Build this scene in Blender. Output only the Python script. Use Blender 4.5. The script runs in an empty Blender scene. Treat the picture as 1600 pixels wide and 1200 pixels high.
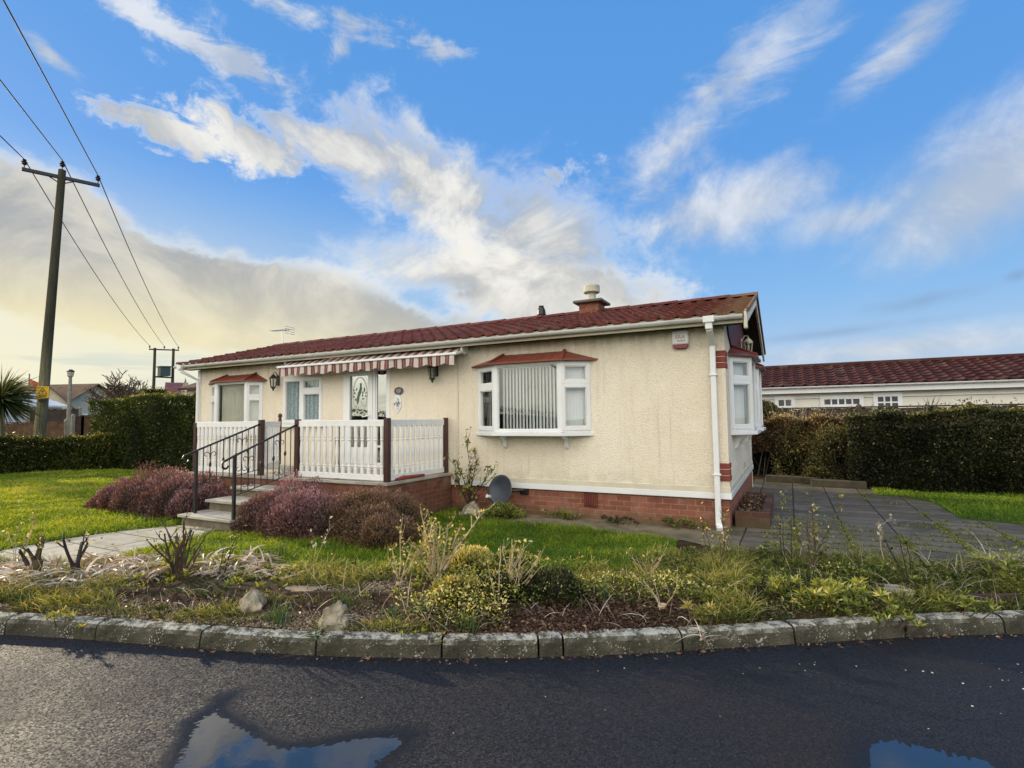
import bpy, bmesh, math, random
import numpy as np
from mathutils import Vector, noise
R_ = random.Random(7)
rng = np.random.default_rng(11)
sc = bpy.context.scene
col = sc.collection

# ------------------------------------------------------------------ camera geometry
F, CXP, CYP = 838., 800., 600.
VL, VR = (-833, 674), (1234, 650)
CZ = 1.52
def nrm(v):
    v = np.array(v, float); return v/np.linalg.norm(v)
def ray(px, py): return np.array([px-CXP, -(py-CYP), -F])
AY = nrm(ray(*VR)); AX = -nrm(ray(*VL)); AX = nrm(AX-AX.dot(AY)*AY); AZ = np.cross(AX, AY)
def wd(px, py):
    v = ray(px, py); return np.array([AX.dot(v), AY.dot(v), AZ.dot(v)])
def Gd(px, py, z=0.):
    w = wd(px, py); t = (z-CZ)/w[2]; return (w[0]*t, w[1]*t, z)
def Ay(px, py, y):
    w = wd(px, py); t = y/w[1]; return (w[0]*t, y, CZ+w[2]*t)
def Ax(px, py, x):
    w = wd(px, py); t = x/w[0]; return (x, w[1]*t, CZ+w[2]*t)
def Dd(px, py, d):
    w = wd(px, py); t = d/math.hypot(w[0], w[1]); return (w[0]*t, w[1]*t, CZ+w[2]*t)

cam = bpy.data.cameras.new('camera'); co = bpy.data.objects.new('camera', cam); col.objects.link(co)
cam.sensor_width = 36; cam.lens = F/1600*36; cam.clip_end = 3000; cam.clip_start = .05
from mathutils import Matrix
co.matrix_world = Matrix(((AX[0], AX[1], AX[2], 0), (AY[0], AY[1], AY[2], 0), (AZ[0], AZ[1], AZ[2], CZ), (0, 0, 0, 1)))
sc.camera = co
sc.view_settings.view_transform = 'Standard'; sc.view_settings.look = 'None'
sc.view_settings.exposure = 0; sc.view_settings.gamma = 1
sc.cycles.max_bounces = 5; sc.cycles.diffuse_bounces = 2; sc.cycles.glossy_bounces = 3; sc.cycles.transparent_max_bounces = 10; sc.cycles.use_denoising = True
sc.cycles.caustics_reflective = False; sc.cycles.caustics_refractive = False

# ------------------------------------------------------------------ node helper
class Gr:
    def __init__(s, nt): s.nt = nt; s.N = nt.nodes; s.L = nt.links
    def put(s, sock, v):
        if isinstance(v, bpy.types.NodeSocket): s.L.new(v, sock)
        elif isinstance(v, bpy.types.Node): s.L.new(v.outputs[0], sock)
        elif v is not None:
            if isinstance(v, (tuple, list)) and len(v) == 3 and sock.type == 'RGBA': v = (*v, 1)
            sock.default_value = v
    def n(s, typ, props=None, **inp):
        nd = s.N.new('ShaderNode'+typ)
        for k, v in (props or {}).items(): setattr(nd, k, v)
        for k, v in inp.items():
            s.put(nd.inputs[int(k[1:]) if k[0] == '_' and k[1:].isdigit() else k.replace('_', ' ')], v)
        return nd
    def m(s, op, a, b=None, c=None, clamp=False):
        nd = s.N.new('ShaderNodeMath'); nd.operation = op; nd.use_clamp = clamp
        for i, v in enumerate((a, b, c)): s.put(nd.inputs[i], v)
        return nd.outputs[0]
    def vm(s, op, a, b=None):
        nd = s.N.new('ShaderNodeVectorMath'); nd.operation = op
        s.put(nd.inputs[0], a)
        if b is not None: s.put(nd.inputs[3] if op == 'SCALE' else nd.inputs[1], b)
        return nd.outputs[0]
    def mix(s, f, a, b, bt='MIX'):
        nd = s.N.new('ShaderNodeMix'); nd.data_type = 'RGBA'; nd.blend_type = bt; nd.clamp_factor = True
        s.put(nd.inputs[0], f); s.put(nd.inputs[6], a); s.put(nd.inputs[7], b); return nd.outputs[2]
    def ramp(s, f, stops):
        nd = s.N.new('ShaderNodeValToRGB'); s.put(nd.inputs[0], f); e = nd.color_ramp.elements
        while len(e) < len(stops): e.new(.5)
        for i, (p, c) in enumerate(stops):
            e[i].position = p; e[i].color = (c, c, c, 1) if not isinstance(c, tuple) else (*c, 1)
        return nd.outputs[0]
    def sm(s, v, a, b):
        nd = s.N.new('ShaderNodeMapRange'); nd.interpolation_type = 'SMOOTHSTEP'
        s.put(nd.inputs[0], v); nd.inputs[1].default_value = a; nd.inputs[2].default_value = b
        return nd.outputs[0]
    def noise(s, vec, scale, detail=4, rough=.55, dist=0):
        return s.n('TexNoise', Vector=vec, Scale=scale, Detail=detail, Roughness=rough, Distortion=dist).outputs[0]
    def vor(s, vec, scale, feat='F1', out=0):
        return s.n('TexVoronoi', dict(feature=feat), Vector=vec, Scale=scale).outputs[out]
    def obj(s): return s.n('TexCoord').outputs['Object']
    def attr(s, name='tint'): return s.n('Attribute', dict(attribute_name=name)).outputs['Fac']
    def bump(s, h, st=.5, d=.01, normal=None):
        return s.n('Bump', Height=h, Strength=st, Distance=d, Normal=normal).outputs[0]

def material(name):
    m = bpy.data.materials.new(name); m.use_nodes = True
    g = Gr(m.node_tree); g.N.clear(); g.o = g.n('OutputMaterial'); return m, g
def finish(g, base, rough=.6, normal=None, spec=.5, **kw):
    p = g.n('BsdfPrincipled', Base_Color=base, Roughness=rough, Normal=normal, **kw)
    p.inputs['Specular IOR Level'].default_value = spec
    g.L.new(p.outputs[0], g.o.inputs[0])
def simple(name, c, rough=.5, var=.25, scale=3., bump=0., bscale=60, spec=.5, dirt=None, metallic=0.):
    m, g = material(name); v = g.obj()
    a = g.noise(v, scale, 6, .6)
    base = g.mix(g.sm(a, .3, .7), tuple(x*(1-var) for x in c), tuple(min(1, x*(1+var*.6)) for x in c))
    if dirt:
        base = g.mix(g.m('MULTIPLY', g.sm(g.noise(v, scale*4, 8, .7), .5, .75), dirt[1]), base, dirt[0])
    nb = g.bump(g.noise(v, bscale, 4), bump, .01) if bump else None
    finish(g, base, g.m('ADD', g.m('MULTIPLY', a, .2), rough-.1), nb, spec, Metallic=metallic); return m
def foliage(name, stops, transl=.3, rough=.5):
    m, g = material(name); t = g.attr()
    c = g.ramp(t, stops)
    p = g.n('BsdfPrincipled', Base_Color=c, Roughness=rough); p.inputs['Specular IOR Level'].default_value = .35
    tr = g.n('BsdfTranslucent', Color=g.mix(1., c, (1.75, 1.25, .55), 'MULTIPLY'))
    mx = g.n('MixShader', _0=transl, _1=p.outputs[0], _2=tr.outputs[0]); g.L.new(mx.outputs[0], g.o.inputs[0]); return m

M = {}
# cream roughcast render
m, g = material('cream_render'); v = g.obj()
lv = g.noise(v, .7, 6, .6); fine = g.noise(v, 45, 4, .6)
sep = g.n('SeparateXYZ', Vector=v)
base = g.mix(g.sm(lv, .3, .7), (.80, .70, .545), (.87, .785, .64))
base = g.mix(g.m('MULTIPLY', g.sm(fine, .55, .3), .30), base, (.50, .41, .27))
stk = g.noise(g.n('Mapping', Vector=v, Scale=(6, 6, .5)), 1.5, 5, .7)
base = g.mix(g.m('MULTIPLY', g.sm(stk, .52, .78), .28), base, (.50, .44, .30))
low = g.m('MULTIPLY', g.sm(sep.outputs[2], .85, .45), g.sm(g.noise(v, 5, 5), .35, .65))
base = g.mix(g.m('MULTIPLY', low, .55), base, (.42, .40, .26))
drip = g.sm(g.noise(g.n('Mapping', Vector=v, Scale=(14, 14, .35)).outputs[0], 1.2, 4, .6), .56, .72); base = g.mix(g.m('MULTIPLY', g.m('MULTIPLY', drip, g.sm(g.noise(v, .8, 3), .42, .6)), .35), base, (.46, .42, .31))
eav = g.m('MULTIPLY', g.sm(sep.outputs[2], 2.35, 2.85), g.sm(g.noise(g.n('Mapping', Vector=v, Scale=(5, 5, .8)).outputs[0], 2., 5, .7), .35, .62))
base = g.mix(g.m('MULTIPLY', eav, .45), base, (.34, .29, .18))  # grime plus soft shade under the eaves, painted into the wall colour
pat = g.sm(g.noise(v, 1.9, 4, .6), .56, .66); base = g.mix(g.m('MULTIPLY', pat, .16), base, (.92, .88, .78))
h = g.m('ADD', g.m('MULTIPLY', g.vor(v, 52, 'SMOOTH_F1'), 1.1), g.noise(v, 110, 3))
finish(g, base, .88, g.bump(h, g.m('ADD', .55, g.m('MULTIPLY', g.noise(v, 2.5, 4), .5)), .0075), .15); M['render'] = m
# red brick (x+y , z)
def brickmat(name, c1, c2, mort, bw=.225, bh=.075):
    m, g = material(name); v = g.obj(); s = g.n('SeparateXYZ', Vector=v)
    u = g.n('CombineXYZ', X=g.m('ADD', s.outputs[0], s.outputs[1]), Y=s.outputs[2])
    b = g.n('TexBrick', dict(offset=.5), Vector=u, Color1=c1, Color2=c2, Mortar=mort, Scale=1., Mortar_Size=.006, Mortar_Smooth=.3, Bias=-.1, Brick_Width=bw, Row_Height=bh)
    c = g.mix(g.m('MULTIPLY', g.sm(g.noise(v, 9, 6, .7), .4, .7), .5), b.outputs[0], tuple(x*.55 for x in c1))
    c = g.mix(g.m('MULTIPLY', g.sm(g.noise(v, 2.2, 5, .7), .52, .72), .35), c, (.34, .28, .22))
    c = g.mix(g.m('MULTIPLY', g.sm(s.outputs[2], .22, .0), .55), c, (.09, .085, .04))
    hh = g.m('SUBTRACT', g.m('MULTIPLY', g.noise(v, 80, 4), .3), b.outputs[1])
    finish(g, c, .85, g.bump(hh, .8, .008), .25); M[name] = m
brickmat('brick', (.235, .078, .048), (.345, .14, .09), (.33, .235, .17))
brickmat('old_brick', (.17, .055, .034), (.24, .105, .065), (.20, .15, .11))
M['quoin'] = simple('quoin_red', (.23, .045, .028), .75, .3, 8, .4)
M['white'] = simple('white_upvc', (.80, .80, .78), .32, .06, 2, dirt=((.55, .53, .42), .25))
M['gutter'] = simple('gutter_white', (.70, .70, .67), .35, .12, 3, dirt=((.34, .36, .22), .55))
M['fascia'] = simple('cream_fascia', (.66, .60, .46), .5, .12, 3, dirt=((.40, .36, .24), .4))
M['rail_white'] = simple('white_rail_paint', (.82, .81, .77), .5, .06, 5, dirt=((.50, .46, .34), .35))
M['brown'] = simple('dark_brown_paint', (.055, .018, .014), .4, .3, 6, .1)
M['maroon'] = simple('maroon_panel', (.10, .016, .016), .6, .3, 2, spec=.15)
M['canopy'] = simple('canopy_red', (.20, .046, .025), .45, .25, 5, .1)
M['black'] = simple('black_metal', (.012, .012, .013), .38, .3, 10)
M['iron'] = simple('iron_black', (.018, .017, .018), .45, .4, 20, .3, 120, dirt=((.10, .04, .02), .4))
M['soffit'] = simple('dark_soffit', (.02, .014, .012), .8, .2)
M['lead'] = simple('grey_coping', (.13, .125, .11), .7, .3, 6)
M['cowl'] = simple('cowl_buff', (.50, .47, .36), .7, .25, 5, .3)
M['slab'] = simple('paving_slab', (.40, .37, .30), .75, .3, 3, .35, 90, dirt=((.12, .12, .06), .6))
M['step'] = simple('step_side', (.17, .14, .09), .85, .4, 5, .5, 60, dirt=((.05, .06, .02), .6))
M['timber'] = simple('edging_timber', (.065, .036, .022), .85, .4, 5, .5, 60)
M['sleeper'] = simple('old_timber', (.075, .062, .036), .9, .4, 5, .5, 60)
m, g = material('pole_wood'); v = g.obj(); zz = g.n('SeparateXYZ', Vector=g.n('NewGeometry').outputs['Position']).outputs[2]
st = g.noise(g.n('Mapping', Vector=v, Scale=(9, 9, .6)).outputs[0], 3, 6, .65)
c = g.mix(g.sm(st, .35, .65), (.10, .092, .045), (.23, .21, .12)); c = g.mix(g.m('MULTIPLY', g.sm(zz, 2.2, 5.), .85), c, (.022, .020, .012)); finish(g, c, .85, g.bump(st, .6, .02), .2); M['wood_pole'] = m  # upper pole darkened in colour as a silhouette against the sky
M['pole_dark'] = simple('pole_ironwork', (.03, .03, .03), .6, .3)
M['porc'] = simple('insulator_brown', (.04, .02, .016), .25, .2)
M['wire'] = simple('wire', (.012, .012, .013), .8, .1, spec=.1)
M['yellow'] = simple('sign_yellow', (.82, .46, .01), .5, .08)
M['signblack'] = simple('sign_black', (.01, .01, .01), .5, .1)
M['redlens'] = simple('red_lens', (.22, .006, .010), .2, .1)
M['redtext'] = simple('red_letters', (.55, .16, .13), .5, .1)
M['greytext'] = simple('grey_letters', (.22, .22, .22), .5, .1)
M['silver'] = simple('silver_lettering', (.62, .6, .56), .4, .1)
M['steel'] = simple('steel', (.6, .6, .6), .3, .1, metallic=.9)
M['dish'] = simple('dish_grey', (.055, .065, .08), .38, .2, 4)
M['stone'] = simple('boulder', (.33, .285, .20), .9, .6, 11, 1., 26, dirt=((.05, .05, .022), .85), spec=.15)
M['sandstone'] = simple('sandstone', (.36, .27, .16), .9, .4, 6, 1., 40, dirt=((.14, .12, .06), .6))
M['strip'] = simple('dirty_paving', (.17, .14, .085), .9, .5, 3, .6, 60, dirt=((.05, .06, .02), .8))
M['twig'] = simple('twig', (.10, .068, .04), .8, .5, 20, .4, 90)
M['deadstem'] = simple('pale_stem', (.52, .41, .25), .8, .45, 14, .4, 90)
M['darkstem'] = simple('dark_stem', (.035, .022, .018), .8, .4, 20, .3)
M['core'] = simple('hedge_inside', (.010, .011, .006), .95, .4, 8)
M['fence'] = simple('fence_boards', (.16, .085, .042), .9, .4, 4, .5, 40)
M['fence_dark'] = simple('fence_dark_boards', (.060, .042, .028), .9, .4, 4, .5, 40)
M['concrete'] = simple('concrete_post', (.24, .225, .18), .85, .25, 5, .4, 60)
M['blind'] = simple('blind_white', (.9, .9, .88), .8, .05)
M['blind_cream'] = simple('blind_cream', (.80, .77, .62), .8, .05)
M['interior'] = simple('room_dark', (.05, .045, .04), .9, .2)
M['pebble'] = simple('pebble', (.42, .35, .25), .85, .3, 3)
M['farwall'] = simple('far_wall', (.62, .56, .42), .85, .12, 1)
M['farwhite'] = simple('far_white', (.66, .68, .70), .7, .1, 1)
M['farroof'] = simple('far_roof', (.17, .105, .055), .85, .3, 2)
M['shedred'] = simple('shed_red', (.17, .05, .038), .6, .3, 2)
M['green_box'] = simple('transformer_green', (.055, .085, .075), .5, .2, 3)
M['slate'] = simple('slate_roof', (.028, .027, .03), .8, .3, 2); M['darkwall'] = simple('dark_brick_wall', (.10, .06, .045), .9, .3, 2)
M['flag'] = simple('flag_red', (.65, .10, .06), .8, .2)
M['etch'] = simple('etched_glass', (.62, .66, .60), .5, .08)
M['leafgreen'] = simple('stain_green', (.06, .11, .075), .4, .3, 6)
M['opalglass'] = simple('opal_glass', (.36, .35, .30), .2, .1)
M['soil'] = None
# lace curtain
m, g = material('lace'); v = g.obj()
c = g.mix(g.sm(g.vor(v, 55), .2, .55), (.80, .86, .88), (.36, .44, .46))
wv = g.n('TexWave', Vector=v, Scale=6.5, Distortion=1.5).outputs[1]
c = g.mix(g.m('MULTIPLY', wv, .55), c, (.12, .17, .19)); finish(g, c, .9); M['lace'] = m
# glass
def glassmat(name, refl, tint=(.92, .95, .94)):
    m, g = material(name)
    ge = g.n('NewGeometry'); cs = g.m('ABSOLUTE', g.n('VectorMath', dict(operation='DOT_PRODUCT'), _0=ge.outputs['Normal'], _1=ge.outputs['Incoming']).outputs['Value'])
    fr = g.m('ADD', .04, g.m('MULTIPLY', .96, g.m('POWER', g.m('SUBTRACT', 1., cs, clamp=True), 5.)))
    f = g.m('ADD', g.m('MULTIPLY', fr, 1.5), refl, clamp=True)
    wob = g.bump(g.noise(g.obj(), 1.3, 1), .05, .02)
    gl = g.n('BsdfGlossy', Color=(.95, .97, .96, 1), Roughness=.01, Normal=wob)
    tp = g.n('BsdfTransparent', Color=(*tint, 1))
    mx = g.n('MixShader', _0=f, _1=tp.outputs[0], _2=gl.outputs[0]); g.L.new(mx.outputs[0], g.o.inputs[0]); M[name] = m
glassmat('glass', .07); glassmat('glass_door', .34, (.6, .66, .6)); glassmat('glass_lantern', .02)
# roof tiles
def tilemat(name, c1, c2, lichen):
    m, g = material(name); v = g.obj()
    c = g.mix(g.sm(g.noise(v, 1.6, 6, .65), .3, .7), c1, c2)
    sp_ = g.n('SeparateXYZ', Vector=g.n('NewGeometry').outputs['Position']); wn = g.n('TexWhiteNoise', dict(noise_dimensions='2D'), Vector=g.n('CombineXYZ', X=g.m('FLOOR', g.m('MULTIPLY', sp_.outputs[0], 3.7)), Y=g.m('FLOOR', g.m('MULTIPLY', sp_.outputs[1], 2.93)), Z=0.).outputs[0]).outputs[0]
    c = g.mix(g.m('MULTIPLY', wn, .55), c, tuple(x*.55 for x in c1)); c = g.mix(g.m('MULTIPLY', g.sm(wn, .8, 1.), .35), c, (.22, .15, .10))
    c = g.mix(g.m('MULTIPLY', g.attr(), .5), c, tuple(x*.45 for x in c1))  # course steps darkened by tint, the shade in the gaps painted in
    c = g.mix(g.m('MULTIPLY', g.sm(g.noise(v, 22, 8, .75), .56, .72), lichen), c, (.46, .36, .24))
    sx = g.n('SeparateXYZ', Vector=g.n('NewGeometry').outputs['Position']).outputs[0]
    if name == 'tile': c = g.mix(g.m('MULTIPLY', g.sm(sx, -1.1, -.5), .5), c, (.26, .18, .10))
    finish(g, c, .62, g.bump(g.noise(v, 60, 4), .5, .01), .12); M[name] = m
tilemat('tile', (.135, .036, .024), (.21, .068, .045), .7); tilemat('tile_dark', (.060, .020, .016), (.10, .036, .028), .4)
# striped awning
m, g = material('awning_stripes'); sx = g.n('SeparateXYZ', Vector=g.obj()).outputs[0]
st = g.m('FRACT', g.m('MULTIPLY', sx, 1/.185))
f = g.m('GREATER_THAN', st, .5); f2 = g.m('COMPARE', st, .75, .06)
c = g.mix(f, (.58, .52, .47), (.15, .034, .032)); c = g.mix(g.m('MULTIPLY', f2, .35), c, (.5, .38, .33))
finish(g, g.mix(g.m('MULTIPLY', g.noise(g.obj(), 9, 5), .25), c, (.25, .2, .15)), .9, None, .1); M['awning'] = m
# asphalt
m, g = material('asphalt'); v = g.obj(); wet = g.attr()
big = g.noise(v, .55, 5, .6); agg = g.vor(v, 95); fine = g.noise(v, 210, 3, .7)
c = g.mix(g.vor(v, 120, out=1), (.025, .026, .032), (.006, .006, .0085))
c = g.mix(g.m('MULTIPLY', g.sm(g.noise(v, 320, 2), .64, .76), .5), c, (.11, .10, .09))
c = g.mix(g.m('MULTIPLY', g.sm(big, .45, .65), .5), c, (.021, .016, .016))
c = g.mix(g.m('MULTIPLY', g.sm(g.noise(v, 1.7, 6, .7), .54, .66), .5), c, (.010, .0095, .012))
c = g.mix(g.m('MULTIPLY', wet, .75), c, (.006, .006, .008))
ro = g.m('SUBTRACT', g.m('ADD', .52, g.m('MULTIPLY', g.sm(g.noise(v, 1.1, 5, .6), .35, .65), .12)), g.m('MULTIPLY', wet, .25))
def facet(scale, k): return g.vm('SCALE', g.vm('SUBTRACT', g.vor(v, scale, out=1), (.5, .5, .5)), k)
tl = g.vm('ADD', facet(120, g.m('MULTIPLY', g.m('SUBTRACT', 1., wet), .50)), facet(260, g.m('MULTIPLY', g.m('SUBTRACT', 1., wet), .35)))
nn = g.vm('NORMALIZE', g.vm('ADD', g.n('NewGeometry').outputs['Normal'], tl))
finish(g, c, g.m('ADD', ro, g.m('SUBTRACT', .06, g.m('MULTIPLY', wet, .12))), g.bump(fine, .5, .004, nn), .24); M['asphalt'] = m
# puddle
m, g = material('water'); f_ = g.m('ADD', g.m('MULTIPLY', g.n('Fresnel', IOR=1.33).outputs[0], 1.7), .05, clamp=True); nb_ = g.bump(g.noise(g.obj(), 14, 3), .03, .01); w_ = g.n('MixShader', _0=f_, _1=g.n('BsdfDiffuse', Color=(.008, .008, .010, 1)).outputs[0], _2=g.n('BsdfGlossy', Color=(1, 1, 1, 1), Roughness=.025, Normal=nb_).outputs[0]); g.L.new(w_.outputs[0], g.o.inputs[0]); M['water'] = m
# kerb
m, g = material('kerb_concrete'); v = g.obj()
c = g.mix(g.sm(g.noise(v, 3.5, 7, .7), .3, .7), (.042, .039, .025), (.125, .113, .078))
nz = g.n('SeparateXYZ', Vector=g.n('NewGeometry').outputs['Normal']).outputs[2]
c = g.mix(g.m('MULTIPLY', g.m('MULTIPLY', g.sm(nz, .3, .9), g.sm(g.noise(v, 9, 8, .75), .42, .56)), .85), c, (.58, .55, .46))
li = g.m('MULTIPLY', g.sm(g.vor(g.vm('ADD', v, g.vm('SCALE', g.n('TexNoise', Vector=v, Scale=9.).outputs[1], .22)), 15), .36, .14), g.sm(g.noise(v, 4, 4), .36, .54))
c = g.mix(g.m('MULTIPLY', g.m('MULTIPLY', li, .8), g.sm(g.noise(v, 2.3, 3), .50, .60)), c, (.60, .57, .48))
sp2 = g.m('MULTIPLY', g.sm(g.vor(v, 58), .42, .22), g.sm(g.noise(v, 6, 6, .7), .46, .60)); c = g.mix(g.m('MULTIPLY', sp2, .85), c, (.62, .59, .50))
c = g.mix(g.m('MULTIPLY', g.sm(g.noise(v, 11, 6, .7), .52, .72), .6), c, (.07, .072, .03))
finish(g, c, .9, g.bump(g.m('ADD', g.noise(v, 90, 5, .7), g.m('MULTIPLY', g.vor(v, 60), .7)), .9, .012), .2); M['kerb'] = m
# soil / ground
m, g = material('soil_ground'); v = g.obj()
c = g.mix(g.sm(g.noise(v, 2.2, 8, .7), .35, .65), (.040, .022, .013), (.105, .066, .036))
c = g.mix(g.m('MULTIPLY', g.sm(g.noise(v, 1.3, 6, .7), .5, .62), .75), c, (.040, .060, .014))
c = g.mix(g.m('MULTIPLY', g.sm(g.vor(v, 55), .28, .1), .6), c, (.26, .20, .13))
finish(g, c, .95, g.bump(g.m('ADD', g.noise(v, 30, 6, .7), g.vor(v, 70)), 1., .03), .15); M['soil'] = m
m, g = material('lawn_ground'); v = g.obj()
c = g.mix(g.sm(g.noise(v, 1.4, 7, .65), .3, .7), (.045, .085, .010), (.10, .18, .018))
c = g.mix(g.m('MULTIPLY', g.sm(g.noise(v, 40, 5, .7), .5, .75), .5), c, (.055, .05, .018))
finish(g, c, .9, g.bump(g.noise(v, 60, 6, .7), 1., .03), .1); M['lawn'] = m
m, g = material('far_field'); v = g.obj()
finish(g, g.mix(g.sm(g.noise(v, .2, 7, .65), .3, .7), (.045, .07, .015), (.11, .10, .045)), .95, None, .1); M['field'] = m
m, g = material('patio_slabs'); v = g.obj()
b = g.n('TexBrick', dict(offset=0., offset_frequency=2), Vector=g.vm('ADD', v, g.vm('SCALE', g.n('TexNoise', Vector=v, Scale=3.).outputs[1], .012)),
        Color1=(.115, .092, .066), Color2=(.185, .155, .115), Mortar=(.020, .024, .009), Scale=1., Mortar_Size=.012, Mortar_Smooth=.5, Brick_Width=.58, Row_Height=.30)
c = g.mix(g.m('MULTIPLY', g.sm(g.noise(v, 5, 7, .7), .42, .68), .5), b.outputs[0], (.075, .07, .055))
c = g.mix(g.m('MULTIPLY', g.sm(g.noise(v, 1.6, 7, .72), .47, .64), .75), c, (.050, .056, .022))
c = g.mix(g.m('MULTIPLY', g.sm(g.noise(v, 35, 5), .62, .7), .5), c, (.3, .28, .24))
finish(g, c, g.m('ADD', .42, g.m('MULTIPLY', g.noise(v, 2, 5), .4)), g.bump(g.m('SUBTRACT', g.m('ADD', g.m('MULTIPLY', g.noise(v, 30, 5), .4), g.m('MULTIPLY', g.noise(v, 4, 2), .8)), b.outputs[1]), .9, .02), .18); M['patio'] = m
m, g = material('path_slabs'); v = g.obj()
b = g.n('TexBrick', dict(offset=.3), Vector=v, Color1=(.36, .33, .27), Color2=(.42, .385, .31), Mortar=(.07, .08, .03), Scale=1., Mortar_Size=.02, Mortar_Smooth=.4, Brick_Width=.9, Row_Height=.6)
c = g.mix(g.m('MULTIPLY', g.sm(g.noise(v, 5, 7, .7), .45, .68), .6), b.outputs[0], (.17, .15, .08))
finish(g, c, .8, g.bump(g.noise(v, 50, 5), .5, .01), .3); M['path'] = m
# foliage
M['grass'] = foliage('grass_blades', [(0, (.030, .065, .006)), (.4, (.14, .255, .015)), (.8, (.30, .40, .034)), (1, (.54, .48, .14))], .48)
M['bedgrass'] = foliage('weed_blades', [(0, (.016, .020, .006)), (.4, (.125, .16, .028)), (.75, (.34, .36, .085)), (1, (.62, .54, .28))], .42)
M['hedge_l'] = foliage('hedge_leaf', [(0, (.010, .016, .004)), (.45, (.046, .074, .014)), (.8, (.15, .18, .038)), (1, (.56, .50, .18))], .35)
M['hedge_r'] = foliage('privet_leaf', [(0, (.008, .010, .004)), (.4, (.034, .042, .014)), (.75, (.12, .125, .042)), (1, (.42, .38, .17))], .25)
M['hedge_b'] = foliage('brown_hedge_leaf', [(0, (.022, .012, .007)), (.4, (.075, .048, .024)), (.7, (.17, .12, .05)), (1, (.60, .50, .27))], .3)
M['heather'] = foliage('heather_sprigs', [(0, (.030, .018, .014)), (.3, (.095, .058, .040)), (.55, (.25, .130, .135)), (.8, (.42, .25, .285)), (1, (.56, .30, .42))], .2)
M['heather_b'] = foliage('heather_brown_sprigs', [(0, (.026, .018, .010)), (.35, (.11, .072, .036)), (.65, (.21, .135, .08)), (.9, (.33, .19, .17)), (1, (.42, .32, .15))], .2)
M['leaf'] = foliage('shrub_leaf', [(0, (.012, .018, .005)), (.4, (.085, .125, .024)), (.75, (.32, .37, .08)), (1, (.66, .62, .28))], .40)
M['leaf_dark'] = foliage('dark_shrub_leaf', [(0, (.008, .010, .005)), (.5, (.022, .030, .010)), (.85, (.065, .075, .025)), (1, (.20, .19, .08))], .25)
M['leaf_pale'] = foliage('pale_leaf', [(0, (.03, .04, .01)), (.45, (.18, .20, .05)), (.8, (.46, .43, .15)), (1, (.70, .62, .34))], .40)
M['strap'] = foliage('strap_leaf', [(0, (.02, .045, .016)), (.5, (.07, .125, .042)), (.85, (.15, .22, .075)), (1, (.40, .38, .19))], .3)
M['straw'] = foliage('dead_leaf', [(0, (.12, .08, .05)), (.4, (.38, .32, .25)), (.8, (.66, .60, .52)), (1, (.80, .75, .68))], .15)
M['fallen'] = foliage('fallen_leaf', [(0, (.045, .018, .012)), (.5, (.095, .050, .032)), (.85, (.22, .135, .075)), (1, (.45, .36, .22))], .1)
M['palm'] = foliage('palm_leaf', [(0, (.012, .022, .006)), (.5, (.04, .065, .018)), (1, (.22, .24, .10))], .3)

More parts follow.
